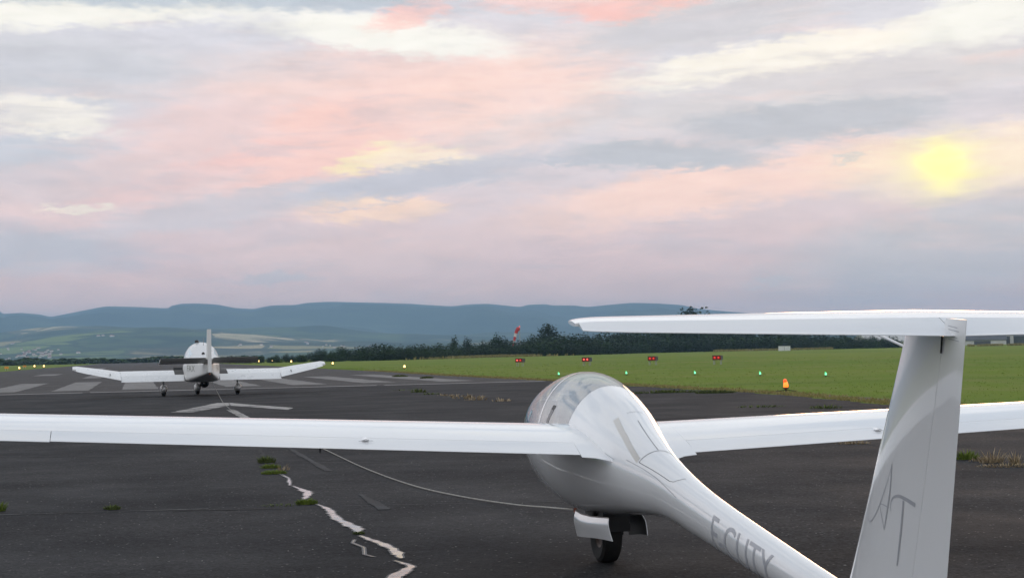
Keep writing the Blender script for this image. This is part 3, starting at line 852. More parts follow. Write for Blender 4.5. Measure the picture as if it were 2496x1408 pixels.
# lettering wrapped round the boom
def text_mesh(txt, sub=0.02):
    cu = bpy.data.curves.new('txt', 'FONT'); cu.body = txt; cu.size = 1; cu.resolution_u = 4
    o = bpy.data.objects.new('txt', cu); COL.objects.link(o)
    dg = bpy.context.evaluated_depsgraph_get(); me = bpy.data.meshes.new_from_object(o.evaluated_get(dg))
    bpy.data.objects.remove(o)
    import bmesh
    bm = bmesh.new(); bm.from_mesh(me); bmesh.ops.triangulate(bm, faces=bm.faces)
    for _ in range(5):
        long_ = [e for e in bm.edges if e.calc_length() > sub * 4]
        if not long_: break
        bmesh.ops.subdivide_edges(bm, edges=long_, cuts=1); bmesh.ops.triangulate(bm, faces=bm.faces)
    v = [tuple(q.co) for q in bm.verts]; bm.verts.index_update(); f = [tuple(q.index for q in k.verts) for k in bm.faces]
    bm.free(); bpy.data.meshes.remove(me)
    x0 = min(q[0] for q in v); x1 = max(q[0] for q in v); y0 = min(q[1] for q in v); y1 = max(q[1] for q in v)
    return [((q[0] - x0) / (x1 - x0), (q[1] - y0) / (y1 - y0)) for q in v], f


uv, f = text_mesh('F-CUTY')
v = [tuple(fpt(-2.18 - u * .80, -54 + w * 91, .0012)) for u, w in uv]
obj('registration_lettering', mesh('registration_lettering', v, f, M['letter'], smooth=False), fuselage)
v = [tuple(fpt(-2.98 + u * .80, 180 + 54 - w * 91, .0012)) for u, w in uv]
obj('registration_lettering', mesh('registration_lettering', v, f, M['letter'], smooth=False), fuselage)

# wings
XQ = .1614 - .25 * .843


def wst(y, side):
    s = y - .3253; c = .843 + (.4874 - .843) * s / 7.2
    zt_ = .769 + .042 * s
    return [y * side, XQ + .25 * c, zt_ + G_INC * c, XQ - .75 * c, zt_]


G_INC = .060
for side, nm in ((1, 'left'), (-1, 'right')):
    ys = [.345, .6, 1.2, 2, 2.8, 3.33, 4.2, 5.2, 6.2, 7.0]
    st_ = [wst(y, side) for y in ys]
    for dy, k in ((.15, .92), (.25, .75), (.30, .45)):
        q = wst(7.0 + dy, side); q[1] = q[3] + (q[1] - q[3]) * k; st_.append(q)
    v, f = wing_mesh(st_, 0, .798, .135, .025, 18)
    wing = obj('wing', mesh('wing', v, f, M['gelcoat'], angle=40), glider); wing['label'] = nm + ' wing'
    v, f = wing_mesh([wst(y, side) for y in (.35, 1.2, 2.2, 3.328)], .802, 1.0, .135, .025, 8, radians(1.0))
    obj('flap', mesh('flap', v, f, M['gelcoat'], angle=40), wing)
    v, f = wing_mesh([wst(y, side) for y in (3.3315, 4.2, 5.4, 6.8)], .802, 1.0, .135, .025, 8, radians(2.6))
    obj('aileron', mesh('aileron', v, f, M['gelcoat'], angle=40), wing)
    v, f = wing_mesh([wst(y, side) for y in (6.804, 7.0)] + [wst(7.15, side)], .802, 1.0, .135, .025, 8, 0)
    obj('wing_tip_trailing_edge', mesh('tip', v, f, M['gelcoat'], angle=40), wing)
    # root fairing sweeping back into the fuselage
    q0 = wst(.343, side); rts = []
    for y, dx, dz in ((.349, -.035, -.012), (.27, -.05, -.018), (.20, -.09, -.03), (.12, -.16, -.05)):
        q = list(q0); q[0] = y * side; q[3] += dx; q[4] += dz; rts.append(q)
    v, f = wing_mesh(rts, 0, 1.0, .136, .025, 26)
    obj('wing_root_fairing', mesh('wing_root_fairing', v, f, M['gelcoat'], angle=40), wing)
    # aileron push-rod blister and drain pin
    yb = 1.585; q = wst(yb, side); c = q[1] - q[3]
    hx, hz = q[1] - .79 * c, q[2] + (q[4] - q[2]) * .79 + (yt(.79) * .135 + camb(.79, .025)) * c
    ringz = []
    for i in range(7):
        k = i / 6; rr_ = .015 * sin(pi / 2 * (.05 + .95 * k)); ringz.append([(hx + .10 - .17 * k, side * (yb + rr_ * 1.3 * cos(pi * j / 8)), hz - .001 - .010 * k + rr_ * .5 * sin(pi * j / 8)) for j in range(9)])
    v, f = loft(ringz, closed=False); f.append(tuple(range(54, 63)))
    bl = obj('control_fairing', mesh('control_fairing', v, f, M['gelcoat'], angle=60), wing)
    e = ringz[-1]; mb = MB(); mb.tube([(p[0] - .001, p[1], p[2]) for p in [(e[0][0], e[0][1] + side * .022, e[0][2] - .001)] + e + [(e[-1][0], e[-1][1] - side * .022, e[-1][2] - .001)]], .0009, 6); mb.build('fairing_edge', M['line'], bl)
    qq = wst(1.85, side); mb = MB(); mb.tube([(qq[3] + .06, qq[0], qq[4] + .01), (qq[3] + .05, qq[0], qq[4] - .035)], .006, 8); mb.build('drain_pin', M['black'], wing)

# fin and rudder (vertical surfaces built from horizontal sections)
def fin_le(z): return -4.149 + .466 * (1.642 - z)
def fin_te(z): return -4.613 + .131 * (1.718 - z)
def fin_h(z): return -4.482 + .222 * (1.70 - z)


def fin_mesh(zs_, xa, xb, t0, t1, n=14):
    rings = []
    for z in zs_:
        le, te = fin_le(z), fin_te(z); c = le - te
        a, b_ = xa(z), xb(z); pts = []
        ts = [a + (b_ - a) * (1 - cos(pi / 2 * k / n)) for k in range(n + 1)] if t0 == 0 else [a + (b_ - a) * k / n for k in range(n + 1)]
        L = []; R = []
        for x in ts:
            t = (le - x) / c; h = max(yt(t) * .115 * c, .001); h = 0 if t <= 1e-6 else h
            L.append((x, h, z)); R.append((x, -h, z))
        rings.append(list(reversed(L)) + (R[1:] if t0 == 0 else R))
    return loft(rings)


zf = [.50, .62, .80, 1.0, 1.2, 1.4, 1.55, 1.66]
v, f = fin_mesh(zf, fin_le, lambda z: fin_h(z) + .001, 0, 1)
fin_o = obj('fin', mesh('fin', v, f, M['gelcoat'], angle=40), glider)
v, f = fin_mesh([.56, .75, 1.0, 1.3, 1.6, 1.70, 1.726], lambda z: fin_h(z) - .001, fin_te, 1, 1, 6)
rud = obj('rudder', mesh('rudder', v, f, M['gelcoat'], angle=40), glider)


def fin_y(x, z):
    le, te = fin_le(z), fin_te(z); return yt(min(1, max(0, (le - x) / (le - te)))) * .115 * (le - te)


def on_fin(zx, zy, off=.0012):
    """left fin skin at a photograph position (zoomed crop units of the tail)"""
    px, py = 1640 + zx / 2.916, 1000 + zy / 2.916
    o = GR.transposed() @ (Vector((0, 0, CAM_H)) - GW); d = GR.transposed() @ ray(px, py); y = .025
    for _ in range(6):
        q = o + d * ((y - o.y) / d.y); y = fin_y(q.x, q.z)
    return Vector((q.x, y + off, q.z))


def fin_stroke(pts, widths, sub=5):
    P = []; Wd = []
    n = len(pts)
    for i in range((n - 1) * sub + 1):
        u = i / sub; c = crom([tuple(p) + (w,) for p, w in zip(pts, widths)], u); P.append(on_fin(c[0], c[1])); Wd.append(max(c[2], 1) / 2.916 / 690)
    v = []; f = []
    for i, p in enumerate(P):
        d = (P[min(i + 1, len(P) - 1)] - P[max(i - 1, 0)]).normalized(); s_ = d.cross(Vector((0, 1, 0))).normalized() * Wd[i] * .5 * 1.0
        v += [tuple(p + s_), tuple(p - s_)]
    for i in range(len(P) - 1): f.append((2 * i, 2 * i + 1, 2 * i + 3, 2 * i + 2))
    return v, f


mb = MB()
for pts, wd in (([(1562, 375), (1515, 540), (1470, 670), (1440, 740), (1405, 785), (1386, 762)], [5, 7, 9, 9, 12, 6]),
                ([(1558, 380), (1545, 560), (1526, 700), (1503, 845)], [16, 18, 20, 10]),
                ([(1503, 845), (1488, 760), (1470, 662)], [8, 9, 7]), ([(1470, 660), (1500, 668), (1535, 690)], [7, 9, 8]),
                ([(1552, 712), (1548, 665), (1565, 620), (1605, 606), (1655, 628), (1725, 672)], [7, 9, 14, 24, 30, 34]),
                ([(1640, 640), (1625, 820), (1610, 960), (1594, 1100)], [24, 26, 24, 18])):
    mb.add(*fin_stroke(pts, wd))
mb.build('monogram', M['letter'], fin_o, smooth=False)
# pencil-thin placard print on the rudder head
mb = MB()
for i, (z0, a0, a1) in enumerate([(1.700, .1, .7), (1.688, .15, .8), (1.665, .1, .75), (1.655, .2, .85)]):
    xa = fin_h(z0) - .012; xb = fin_te(z0) + .02
    p = [(xa + (xb - xa) * k, fin_y(xa + (xb - xa) * k, z0) + .0012, z0 - .01 * k + dz) for k, dz in ((a0, 0), (a1, 0), (a1, .003), (a0, .003))]
    mb.add(p, [(0, 1, 2, 3)])
mb.build('placard', M['letter'], rud, smooth=False)
mb = MB(); mb.tube([(fin_h(1.62) - .0, fin_y(fin_h(1.62), 1.62) + .004, 1.60), (fin_h(1.67), fin_y(fin_h(1.67), 1.67) + .006, 1.672)], .0035, 8); mb.build('hinge_pin', M['black'], fin_o)
# probe carried ahead of the fin
mb = MB(); mb.tube([(fin_le(1.60) - .02, 0, 1.60), (-3.78, 0, 1.655), (-3.72, 0, 1.665)], [.006, .006, .004], 8); mb.build('pitot_probe', M['gelcoat'], fin_o)
# tailplane
TZ, TX = 1.699, -4.557
T_INC = .075


def tst(y, side):
    k = y / 1.376; xt = TX + .052 * k; xl = -4.13 - .155 * k
    if y > 1.23: xl -= .10 * (1 - sqrt(max(0, 1 - ((y - 1.23) / .15) ** 2)))
    z = lambda x: TZ + T_INC * (x - TX)
    return [y * side, xl, z(xl), xt, z(xt)]


tail = None
for side, nm in ((1, 'left'), (-1, 'right')):
    ys = [0, .3, .6, .9, 1.1, 1.22, 1.28, 1.33, 1.36, 1.376]
    v, f = wing_mesh([tst(y, side) for y in ys], 0, .64, .10, .0, 14)
    tp = obj('tailplane', mesh('tailplane', v, f, M['gelcoat'], angle=40), glider); tp['label'] = nm + ' half of the tailplane'
    v, f = wing_mesh([tst(y, side) for y in (.002, .5, .9, 1.2, 1.33, 1.36)], .645, 1.0, .10, .0, 8, radians(13))
    obj('elevator', mesh('elevator', v, f, M['gelcoat'], angle=40), tp)
# undercarriage
mb = MB(); mb.lathe([(.085, -.045), (.12, -.058), (.155, -.062), (.175, -.05), (.182, -.02), (.182, .02), (.175, .05), (.155, .062), (.12, .058), (.085, .045)], 'Y', (0, 0, .182), 36)
wheel = mb.build('main_wheel', M['rubber'], glider)
mb = MB(); mb.lathe([(.0, -.05), (.03, -.055), (.035, -.03), (.075, -.032), (.088, -.047), (.088, .047), (.075, .032), (.035, .03), (.03, .055), (0, .05)], 'Y', (0, 0, .182), 28); mb.build('hub', M['hub'], wheel)
mb = MB()
for s_ in (-1, 1):
    mb.tube([(.02, .085 * s_, .18), (-.05, .09 * s_, .28), (-.16, .10 * s_, .42)], .018, 8); mb.tube([(.0, .07 * s_, .182), (.0, .11 * s_, .182)], .016, 8)
    mb.tube([(.0, .095 * s_, .19), (.22, .06 * s_, .36)], .012, 8)
mb.box((-.02, 0, .33), (.42, .17, .10)); mb.box((-.05, .0, .25), (.30, .20, .05))
mb.build('gear_fork', M['black'], glider)
for s_ in (1, -1):
    # curved door: rows from hinge down; the far door is swung further open and shows its short side
    rows = [[(.17, .155, .30), (.02, .155, .302), (-.20, .155, .322), (-.42, .152, .352), (-.56, .145, .372)],
            [(.155, .168, .245), (.01, .172, .25), (-.20, .172, .272), (-.42, .166, .30), (-.60, .156, .325)],
            [(.11, .158, .150), (-.01, .162, .166), (-.21, .160, .196), (-.43, .155, .226), (-.66, .148, .252)]]
    if s_ < 0: rows = [[(.12 + (q[0] - .17) * .56, q[1] + .01 * k, q[2] + (q[0] - (.12 + (q[0] - .17) * .56)) * .09) for q in rw_] for k, rw_ in enumerate(rows)]
    v = []; f = []; fm = []
    fine = []
    for r_ in range(9):
        u = r_ / 4; fine.append([crom([crom(rows[k], c_ / 3) for k in range(3)], u) for c_ in range(13)])
    for off in (0, -.004):
        for r_ in fine:
            for q in r_: v.append((q[0], s_ * (q[1] + off), q[2]))
    n1_ = 13
    for off in (0, 9 * 13):
        for r_ in range(8):
            for c_ in range(12): f.append((off + r_ * n1_ + c_, off + r_ * n1_ + c_ + 1, off + (r_ + 1) * n1_ + c_ + 1, off + (r_ + 1) * n1_ + c_)); fm.append(1 if off else 0)
    for c_ in range(12): f.append((c_, c_ + 1, 117 + c_ + 1, 117 + c_)); f.append((104 + c_, 105 + c_, 117 + 105 + c_, 117 + 104 + c_))
    for r_ in range(8): f.append((r_ * 13, r_ * 13 + 13, 117 + r_ * 13 + 13, 117 + r_ * 13)); f.append((r_ * 13 + 12, r_ * 13 + 25, 117 + r_ * 13 + 25, 117 + r_ * 13 + 12))
    d_ = obj('gear_door', mesh('gear_door', v, f, [M['gelcoat'], M['black']], fm + [0] * (len(f) - len(fm)), angle=40), glider)
    mb = MB(); mb.tube([(q[0], s_ * (q[1] - .001), q[2] + .002) for q in rows[0]], .0035, 6); mb.build('hinge', M['hub'], d_)
HOOK = Vector((.575, .05, .240))
mb = MB(); mb.lathe([(.018, -.006), (.024, 0), (.018, .006), (.012, 0), (.018, -.006)], 'Y', tuple(HOOK), 16); mb.tube([HOOK + Vector((-.01, 0, .01)), (.53, .03, .30)], .009, 8)
mb.build('tow_release_hook', M['ring_red'], glider)
# tail wheel
mb = MB(); mb.lathe([(.03, -.025), (.07, -.03), (.085, -.012), (.085, .012), (.07, .03), (.03, .025)], 'Y', (-4.35, 0, .382), 20); mb.build('tail_wheel', M['rubber'], glider)
# ------------------------------------------------------------------ the tow plane
tow = thing('tow_plane', 'white low-wing tow plane with cranked wings standing on the runway threshold', 'airplane', (-11.36, 59.6, 0))
_y = .2577
tow.matrix_world = Matrix.Translation((-11.36, 59.6, 0)) @ Matrix(((-sin(_y), -cos(_y), 0), (cos(_y), -sin(_y), 0), (0, 0, 1))).to_4x4() @ Matrix.Scale(1.015, 4)


def sup(x, hw, zt_, zb, e, n=40):
    zc, h = (zt_ + zb) / 2, (zt_ - zb) / 2; o = []
    for k in range(n):
        t = 2 * pi * k / n; c, s_ = cos(t), sin(t)
        o.append((x, hw * math.copysign(abs(c) ** (2 / e), c), zc + h * math.copysign(abs(s_) ** (2 / e), s_)))
    return o


TS = [(2.12, .16, .98, .70, 2.2), (2.0, .34, 1.08, .58, 2.6), (1.6, .48, 1.16, .50, 3.2), (.9, .57, 1.22, .47, 4), (.1, .60, 1.25, .47, 4.5), (-.8, .60, 1.25, .48, 6), (-1.5, .53, 1.24, .53, 7),
      (-2.4, .38, 1.21, .62, 7), (-3.3, .23, 1.17, .71, 7), (-4.0, .12, 1.13, .78, 6), (-4.22, .08, 1.11, .82, 3.5)]
tsec = [crom(TS, u / 4) for u in range(4 * (len(TS) - 1) + 1)]
v, f = loft([sup(*q) for q in tsec])
tfus = obj('fuselage', mesh('tow_fuselage', v, f, M['tow_cream'], angle=45), tow)
# canopy hood
CS = [(1.15, .48, 1.22), (.9, .53, 1.40), (.5, .57, 1.70), (.1, .585, 1.84), (-.4, .59, 1.88), (-.9, .585, 1.80), (-1.4, .53, 1.60), (-1.85, .44, 1.40), (-2.3, .36, 1.225)]
csec = [crom(CS, u / 3) for u in range(3 * (len(CS) - 1) + 1)]
rings = [[(x, hw * cos(pi * k / 24), 1.18 + (zt_ - 1.18) * sin(pi * k / 24) ** .85) for k in range(25)] for x, hw, zt_ in csec]
v, f = loft(rings, closed=False)
can = obj('canopy', mesh('tow_canopy', v, f, M['tow_white'], angle=50), tow)
for side in (1, -1):
    def hood(x, k, off=.006):
        L = [q for q in csec]; i = min(range(len(L) - 1), key=lambda j: abs((L[j][0] + L[j + 1][0]) / 2 - x)); a, b_ = L[i], L[i + 1]; u = (a[0] - x) / (a[0] - b_[0])
        hw, zt_ = a[1] + (b_[1] - a[1]) * u, a[2] + (b_[2] - a[2]) * u
        return (x, side * (hw + off) * cos(k), 1.18 + (zt_ - 1.18 + off) * max(sin(k), 0) ** .85)
    for x0, x1 in ((.75, -.35), (-.45, -1.5)):
        v = [hood(x0 + (x1 - x0) * i / 6, radians(12 + 33 * j / 6)) for i in range(7) for j in range(7)]
        f = [(i * 7 + j, i * 7 + j + 1, i * 7 + j + 8, i * 7 + j + 7) for i in range(6) for j in range(6)]
        obj('side_window', mesh('side_window', v, f, M['perspex']), can)
mb = MB(); mb.lathe([(.07, 0), (.07, .05), (.05, .09), (0, .1)], 'Z', (-.55, .16, 1.865), 14); mb.build('beacon', M['black'], tow)
mb = MB(); mb.tube([(-1.0, -.04, 1.74), (-1.12, -.04, 2.02)], .008, 6); mb.build('antenna', M['pale_metal'], tow)
mb = MB(); mb.lathe([(.0, 0), (.05, .005), (.055, .03), (0, .04)], 'X', (-1.75, .02, 1.47), 14); mb.build('air_scoop', M['black'], tow)
# wings: flat inner panel, raised outer panel
for side, nm in ((1, 'left'), (-1, 'right')):
    inn = [(y * side, .80, .82, -.93, .60) for y in (.5, 1.5, 2.78)]
    v, f = wing_mesh(inn, 0, .738, .13, .02, 12)
    wg = obj('wing', mesh('tow_wing', v, f, M['tow_white'], angle=40), tow); wg['label'] = nm + ' inner wing panel'
    v, f = wing_mesh([(y * side, .80, .82, -.93, .60) for y in (.62, 1.6, 2.775)], .74, 1, .13, .02, 6, radians(9))
    obj('flap', mesh('tow_flap', v, f, M['tow_white'], angle=40), wg)
    out = [(2.785 * side, .80, .82, -.93, .60), (3.4 * side, .66, .925, -.86, .735), (4.0 * side, .50, 1.02, -.76, .865), (4.3 * side, .38, 1.07, -.68, .945), (4.42 * side, .18, 1.07, -.60, .975)]
    v, f = wing_mesh(out, 0, .768, .12, .02, 12)
    ow = obj('outer_wing', mesh('tow_outer_wing', v, f, M['tow_white'], angle=40), tow); ow['label'] = nm + ' raised outer wing panel'
    v, f = wing_mesh(out[:-1], .77, 1, .12, .02, 6, 0)
    al = obj('aileron', mesh('tow_aileron', v, f, M['tow_white'], angle=40), ow)
    mb = MB(); q = out[1]; mb.tube([(-.5, (3.15) * side, .82), (-.62, 3.15 * side, .84), (-.74, 3.15 * side, .77)], .012, 6); mb.build('aileron_horn', M['black'], al)
    # black non-slip walkway on the root
    def topz(t): return .82 + (.60 - .82) * t + (yt(t) * .13 + camb(t, .02)) * 1.73 + .004
    xx = [(.80 - 1.73 * t, topz(t)) for t in (.15, .25, .35, .45, .55, .65, .72)]
    v = []
    for x, z in xx: v += [(x, .57 * side, z), (x, .93 * side, z)]
    obj('wing_walk', mesh('wing_walk', v, [(2 * i, 2 * i + 1, 2 * i + 3, 2 * i + 2) for i in range(len(xx) - 1)], M['walk']), wg)


def gear(x, y, ztop, lab):
    mb = MB(); mb.tube([(x + .02, y, ztop), (x, y, .30)], [.036, .03], 10); leg = mb.build('gear_leg', M['pale_metal'], tow); leg['label'] = lab + ' undercarriage leg'
    mb = MB(); mb.lathe([(.07, -.06), (.13, -.075), (.165, -.05), (.172, 0), (.165, .05), (.13, .075), (.07, .06)], 'Y', (x, y, .172), 28); mb.build('tyre', M['rubber'], leg)
    rings = []
    for (dx, hw, zt_, zb) in ((.46, .04, .29, .22), (.40, .09, .34, .15), (.25, .11, .38, .115), (.05, .125, .40, .11), (-.15, .125, .40, .12), (-.32, .105, .38, .15), (-.45, .08, .34, .20), (-.50, .03, .30, .25)):
        rings.append([(x + dx, y + a[1], a[2]) for a in sup(0, hw, zt_, zb, 2.4, 20)])
    v, f = loft(rings); obj('wheel_spat', mesh('wheel_spat', v, f, M['tow_white'], angle=60), leg)


gear(0, 1.3, .68, 'left main'); gear(0, -1.3, .68, 'right main'); gear(1.66, 0, .55, 'nose')
# fin, rudder, all-moving tailplane
def vsurf(zs_, le, te, th, n=10, blunt=.006):
    r_ = []
    for z in zs_:
        a, b_ = le(z), te(z); c = a - b_
        ts = [(1 - cos(pi * k / n)) / 2 for k in range(n + 1)]
        r_.append([(a - c * t, max(yt(t) * th * c, blunt if t > .3 else 0), z) for t in reversed(ts)] + [(a - c * t, -max(yt(t) * th * c, blunt if t > .3 else 0), z) for t in ts[1:]])
    return loft(r_)


v, f = vsurf([.95, 1.3, 1.8, 2.2, 2.27], lambda z: -3.1 - .62 * (z - .95) - (.05 if z > 2.25 else 0), lambda z: -4.02, .16, 10, .05)
obj('fin', mesh('tow_fin', v, f, M['tow_cream'], angle=45), tow)
v, f = vsurf([.84, 1.3, 1.8, 2.2, 2.27], lambda z: -4.03, lambda z: -4.40 + .03 * (z - .8), .30, 10, .062)
rd = obj('rudder', mesh('tow_rudder', v, f, M['tow_cream'], angle=45), tow)
mb = MB(); mb.tube([(-4.30, .035, .92), (-4.38, .035, .93)], .02, 8); mb.tube([(-4.30, -.05, .93), (-4.38, -.05, .95)], .02, 8); mb.build('rudder_fitting', M['black'], rd)
st_ = []
for y in (-1.62, -1.60, -.8, 0, .8, 1.60, 1.62):
    k = .75 if abs(y) > 1.61 else 1
    st_.append((y, -3.62, 1.15, -3.62 - .78 * k, 1.15 + .17 * k))
v, f = wing_mesh(st_, 0, .80, .11, 0, 10)
stab = obj('tailplane', mesh('tow_tailplane', v, f, M['tow_white'], angle=40), tow)
for y0, y1 in ((-1.6, -.12), (.12, 1.6)):
    v, f = wing_mesh([(y, -3.62, 1.15, -4.40, 1.32) for y in (y0, y1)], .81, 1, .11, 0, 5, radians(-4)); obj('trim_tab', mesh('trim_tab', v, f, M['tow_white'], angle=40), stab)
# engine: spinner, propeller, exhaust
mb = MB(); mb.lathe([(.15, 0), (.12, .12), (.06, .22), (0, .26)], 'X', (2.12, 0, .84), 20); spn = mb.build('spinner', M['tow_white'], tow)
for a in (96, 276):
    r_ = Matrix.Rotation(radians(a), 3, 'X'); rings = []
    for k in range(7):
        u = k / 6; c = .07 + .05 * sin(pi * min(1, u * 1.1)); tw = radians(50 - 35 * u); p = Vector((2.19, 0, .06 + .78 * u))
        ring = []
        for j in range(8):
            t = 2 * pi * j / 8; e = Matrix.Rotation(tw, 3, 'Z') @ Vector((.012 * cos(t), c * sin(t), 0)); ring.append(tuple(r_ @ (p + e - Vector((0, 0, 0))) + Vector((0, 0, .84))))
        rings.append(ring)
    v, f = loft(rings); obj('propeller_blade', mesh('propeller_blade', v, f, M['black']), spn)
mb = MB(); mb.lathe([(.10, 0), (.15, .03), (.16, .3), (.12, .42), (.02, .44)], 'X', (1.05, -.22, .40), 20); mb.build('exhaust', M['black'], tow)
TOWHOOK = Vector((-4.30, 0, .80))
mb = MB(); mb.tube([(-4.15, 0, .84), TOWHOOK, (-4.36, 0, .78)], .022, 8); mb.build('tow_hook', M['ring_red'], tow)
# registration on both rear flanks
uv, f = text_mesh('FAX')


def tside(x):
    for a, b_ in zip(tsec, tsec[1:]):
        if b_[0] <= x <= a[0]: return a[1] + (b_[1] - a[1]) * (a[0] - x) / (a[0] - b_[0])
    return .1


v = [(-1.35 - u * 1.15, tside(-1.35 - u * 1.15) * 1.0 + .006, .86 + w * .22) for u, w in uv]
obj('registration_lettering', mesh('tow_reg', v, f, M['letter_dark'], smooth=False), tfus)
v = [(-2.50 + u * 1.15, -tside(-2.50 + u * 1.15) * 1.0 - .006, .86 + w * .22) for u, w in uv]
obj('registration_lettering', mesh('tow_reg', v, f, M['letter_dark'], smooth=False), tfus)

# ------------------------------------------------------------------ tow rope
hk = tow.matrix_world @ Vector((-4.36, 0, .78)); gk = Matrix.Translation(GW) @ (GR @ HOOK).to_4d() if False else GW + GR @ HOOK
ctrl = [hk, gp(520, 935, .38), gp(535, 965, .07), gp(548, 985, .02), gp(585, 1012, .018), gp(680, 1052, .018), gp(770, 1085, .018), gp(880, 1136, .018), gp(1000, 1180, .018), gp(1120, 1208, .018),
        gp(1250, 1228, .03), gp(1330, 1235, .10), gk + (gp(1330, 1235, .10) - gk) * .05]
pts = [Vector(crom([tuple(c) for c in ctrl], u / 10)) for u in range(10 * (len(ctrl) - 1) + 1)]
for p in pts: p.z = max(p.z, .014)
mb = MB(); mb.tube(pts, .0058, 7)
tag(mb.build('tow_rope', M['rope']), 'pale tow rope lying from the tow plane tail to the glider', 'rope')

# ------------------------------------------------------------------ lamps and airfield fittings
def low_lamp(name, label, p, lens, side, size, group, arms=True):
    t_ = thing(name, label, 'runway light', p, rnd.uniform(-.3, .3), group)
    mb = MB(); mb.tube([(0, 0, 0), (0, 0, size * .9)], size * .14, 8)
    if arms: mb.tube([(-size * 1.8, 0, size * .30), (0, 0, size * .55), (size * 1.8, 0, size * .30)], size * .07, 6)
    mb.lathe([(size * .45, size * .70), (size * .5, size * .9), (size * .30, size * 1.0)], 'Z', (0, 0, 0), 14)
    mb.build('stand', M['black'], t_)
    mb = MB(); mb.lathe([(size * .40, size * 1.0), (size * .46, size * 1.3), (size * .40, size * 1.7), (size * .22, size * 2.0), (0, size * 2.1)], 'Z', (0, 0, 0), 14)
    l = mb.build('lens', M[lens], t_)
    if side:
        mb = MB(); mb.lathe([(size * .30, size * 1.9), (size * .36, size * 2.15), (size * .2, size * 2.45), (0, size * 2.5)], 'Z', (-size * .12, 0, 0), 12); mb.build('lens_cap', M[side], l)
    return t_


GREEN = [(1362, 917, 'green threshold lamp just above the glider canopy'), (1527, 915, 'second green threshold lamp from the left'), (1694, 915, 'middle green threshold lamp of the five'),
         (1853, 917, 'green threshold lamp directly above the orange lamp'), (2013, 919, 'rightmost green threshold lamp, nearest the glider fin')]
for x, y, l in GREEN: low_lamp('threshold_light', l, gp(x, y), 'green_lens', 'green_side', .095, 'green threshold lights in the grass')
low_lamp('edge_light', 'bright orange lamp at the apron edge right of the canopy', gp(1916, 957), 'orange_lens', 'orange_side', .16, 'runway edge lights')
AMB = [(986, 900, 'nearest amber runway edge lamp, right of the tow plane'), (811, 891, 'amber edge lamp just beyond the right wing tip of the tow plane'), (710, 885.5, 'amber edge lamp behind the tow plane right wing'),
       (664, 884, 'middle amber lamp of the far three'), (631, 884.5, 'leftmost of the three amber lamps right of the tow plane tailplane'),
       (47, 902, 'brightest amber lamp at the left runway edge'), (84, 897, 'second amber lamp on the left runway edge'), (107, 897, 'amber left edge lamp closest to the tow plane')]
for x, y, l in AMB:
    p = gp(x, y); d = p.length; low_lamp('edge_light', l, p, 'amber_lens', None, .10 + d * .0006, 'runway edge lights', False)
for x, y, l in ((16, 903, 'orange marker board at the far left runway edge'), (60, 898, 'small yellow marker behind the brightest left lamp')):
    p = gp(x, y); t_ = thing('edge_marker', l, 'marker', p, 0, 'edge markers')
    for sx in (-.2, .2):
        mb = MB(); mb.tube([(sx, 0, 0), (sx, 0, .35)], .03, 6); mb.build('post', M['pale_metal'], t_)
    mb = MB(); mb.box((0, 0, .5), (.7, .12, .34), taper=.85); mb.build('board', M['marker'], t_)
PAPI = [(1266, 892, 'leftmost red approach light box, below the windsock'), (1429, 891, 'second red approach light box from the left'), (1590, 889, 'third red approach light box from the left'), (1748, 888, 'rightmost red approach light box of the four')]
for i, (x, y, l) in enumerate(PAPI):
    p = gp(x, y); t_ = thing('approach_light_box', l, 'light box', p, radians(-17), 'row of four approach light boxes')
    for sx in (-.26, .26):
        for sy in (0, .5):
            mb = MB(); mb.tube([(sx, sy, 0), (sx, sy, .36)], .025, 8); mb.build('leg', M['pale_metal'], t_)
    mb = MB(); mb.box((0, .30, .53), (.68, .9, .34)); hs = mb.build('housing', M['papi_body'], t_, smooth=False)
    mb = MB(); mb.box((0, -.16, .53), (.66, .03, .30)); mb.build('front_glass', M['red_glow'], hs, smooth=False)
    mb = MB(); mb.box((0, -.10, .72), (.72, .36, .02)); mb.build('hood', M['papi_body'], hs, smooth=False)
    for sx in (-.15, .15):
        mb = MB(); mb.lathe([(.075, 0), (.08, -.02), (.05, -.045), (0, -.05)], 'Y', (sx, -.178, .55), 16); mb.build('lamp', M['red_lens_hot' if (i == 0 and sx < 0) or i == 1 else 'red_lens'], hs)
# windsock
D_WS = 470
p = at(1268, 868, D_WS); p.z = 0; k = D_WS / FPX
t_ = thing('windsock', 'red and white windsock hanging slack on its pole before the trees', 'windsock', p)
mb = MB(); mb.tube([(0, 0, 0), (0, 0, 4), (0, 0, 8.3)], [.16, .13, .09], 10); mb.build('pole', M['pale_metal'], t_)
mb = MB(); mb.lathe([(.0, 8.3), (.14, 8.32), (.16, 8.5), (.08, 8.66), (0, 8.68)], 'Z', (0, 0, 0), 12); mb.build('obstruction_lamp', M['red_lens_hot'], t_)
ax = [Vector((-.15, 0, 8.05)), Vector((-.75, -.1, 7.55)), Vector((-1.1, -.12, 6.6)), Vector((-1.35, -.14, 5.6)), Vector((-1.62, -.15, 4.55)), Vector((-1.85, -.15, 3.6)), Vector((-2.0, -.15, 2.9))]
ra = [.55, .60, .52, .47, .42, .33, .22]
mb = MB(); mb.tube([ax[0] + Vector((.15, 0, .2)), ax[0], ax[0] + Vector((-.2, 0, -.5))], .05, 6); mb.build('swivel_arm', M['pale_metal'], t_)
bands = ['sock_red', 'sock_red', 'sock_white', 'sock_red', 'sock_white', 'sock_red']
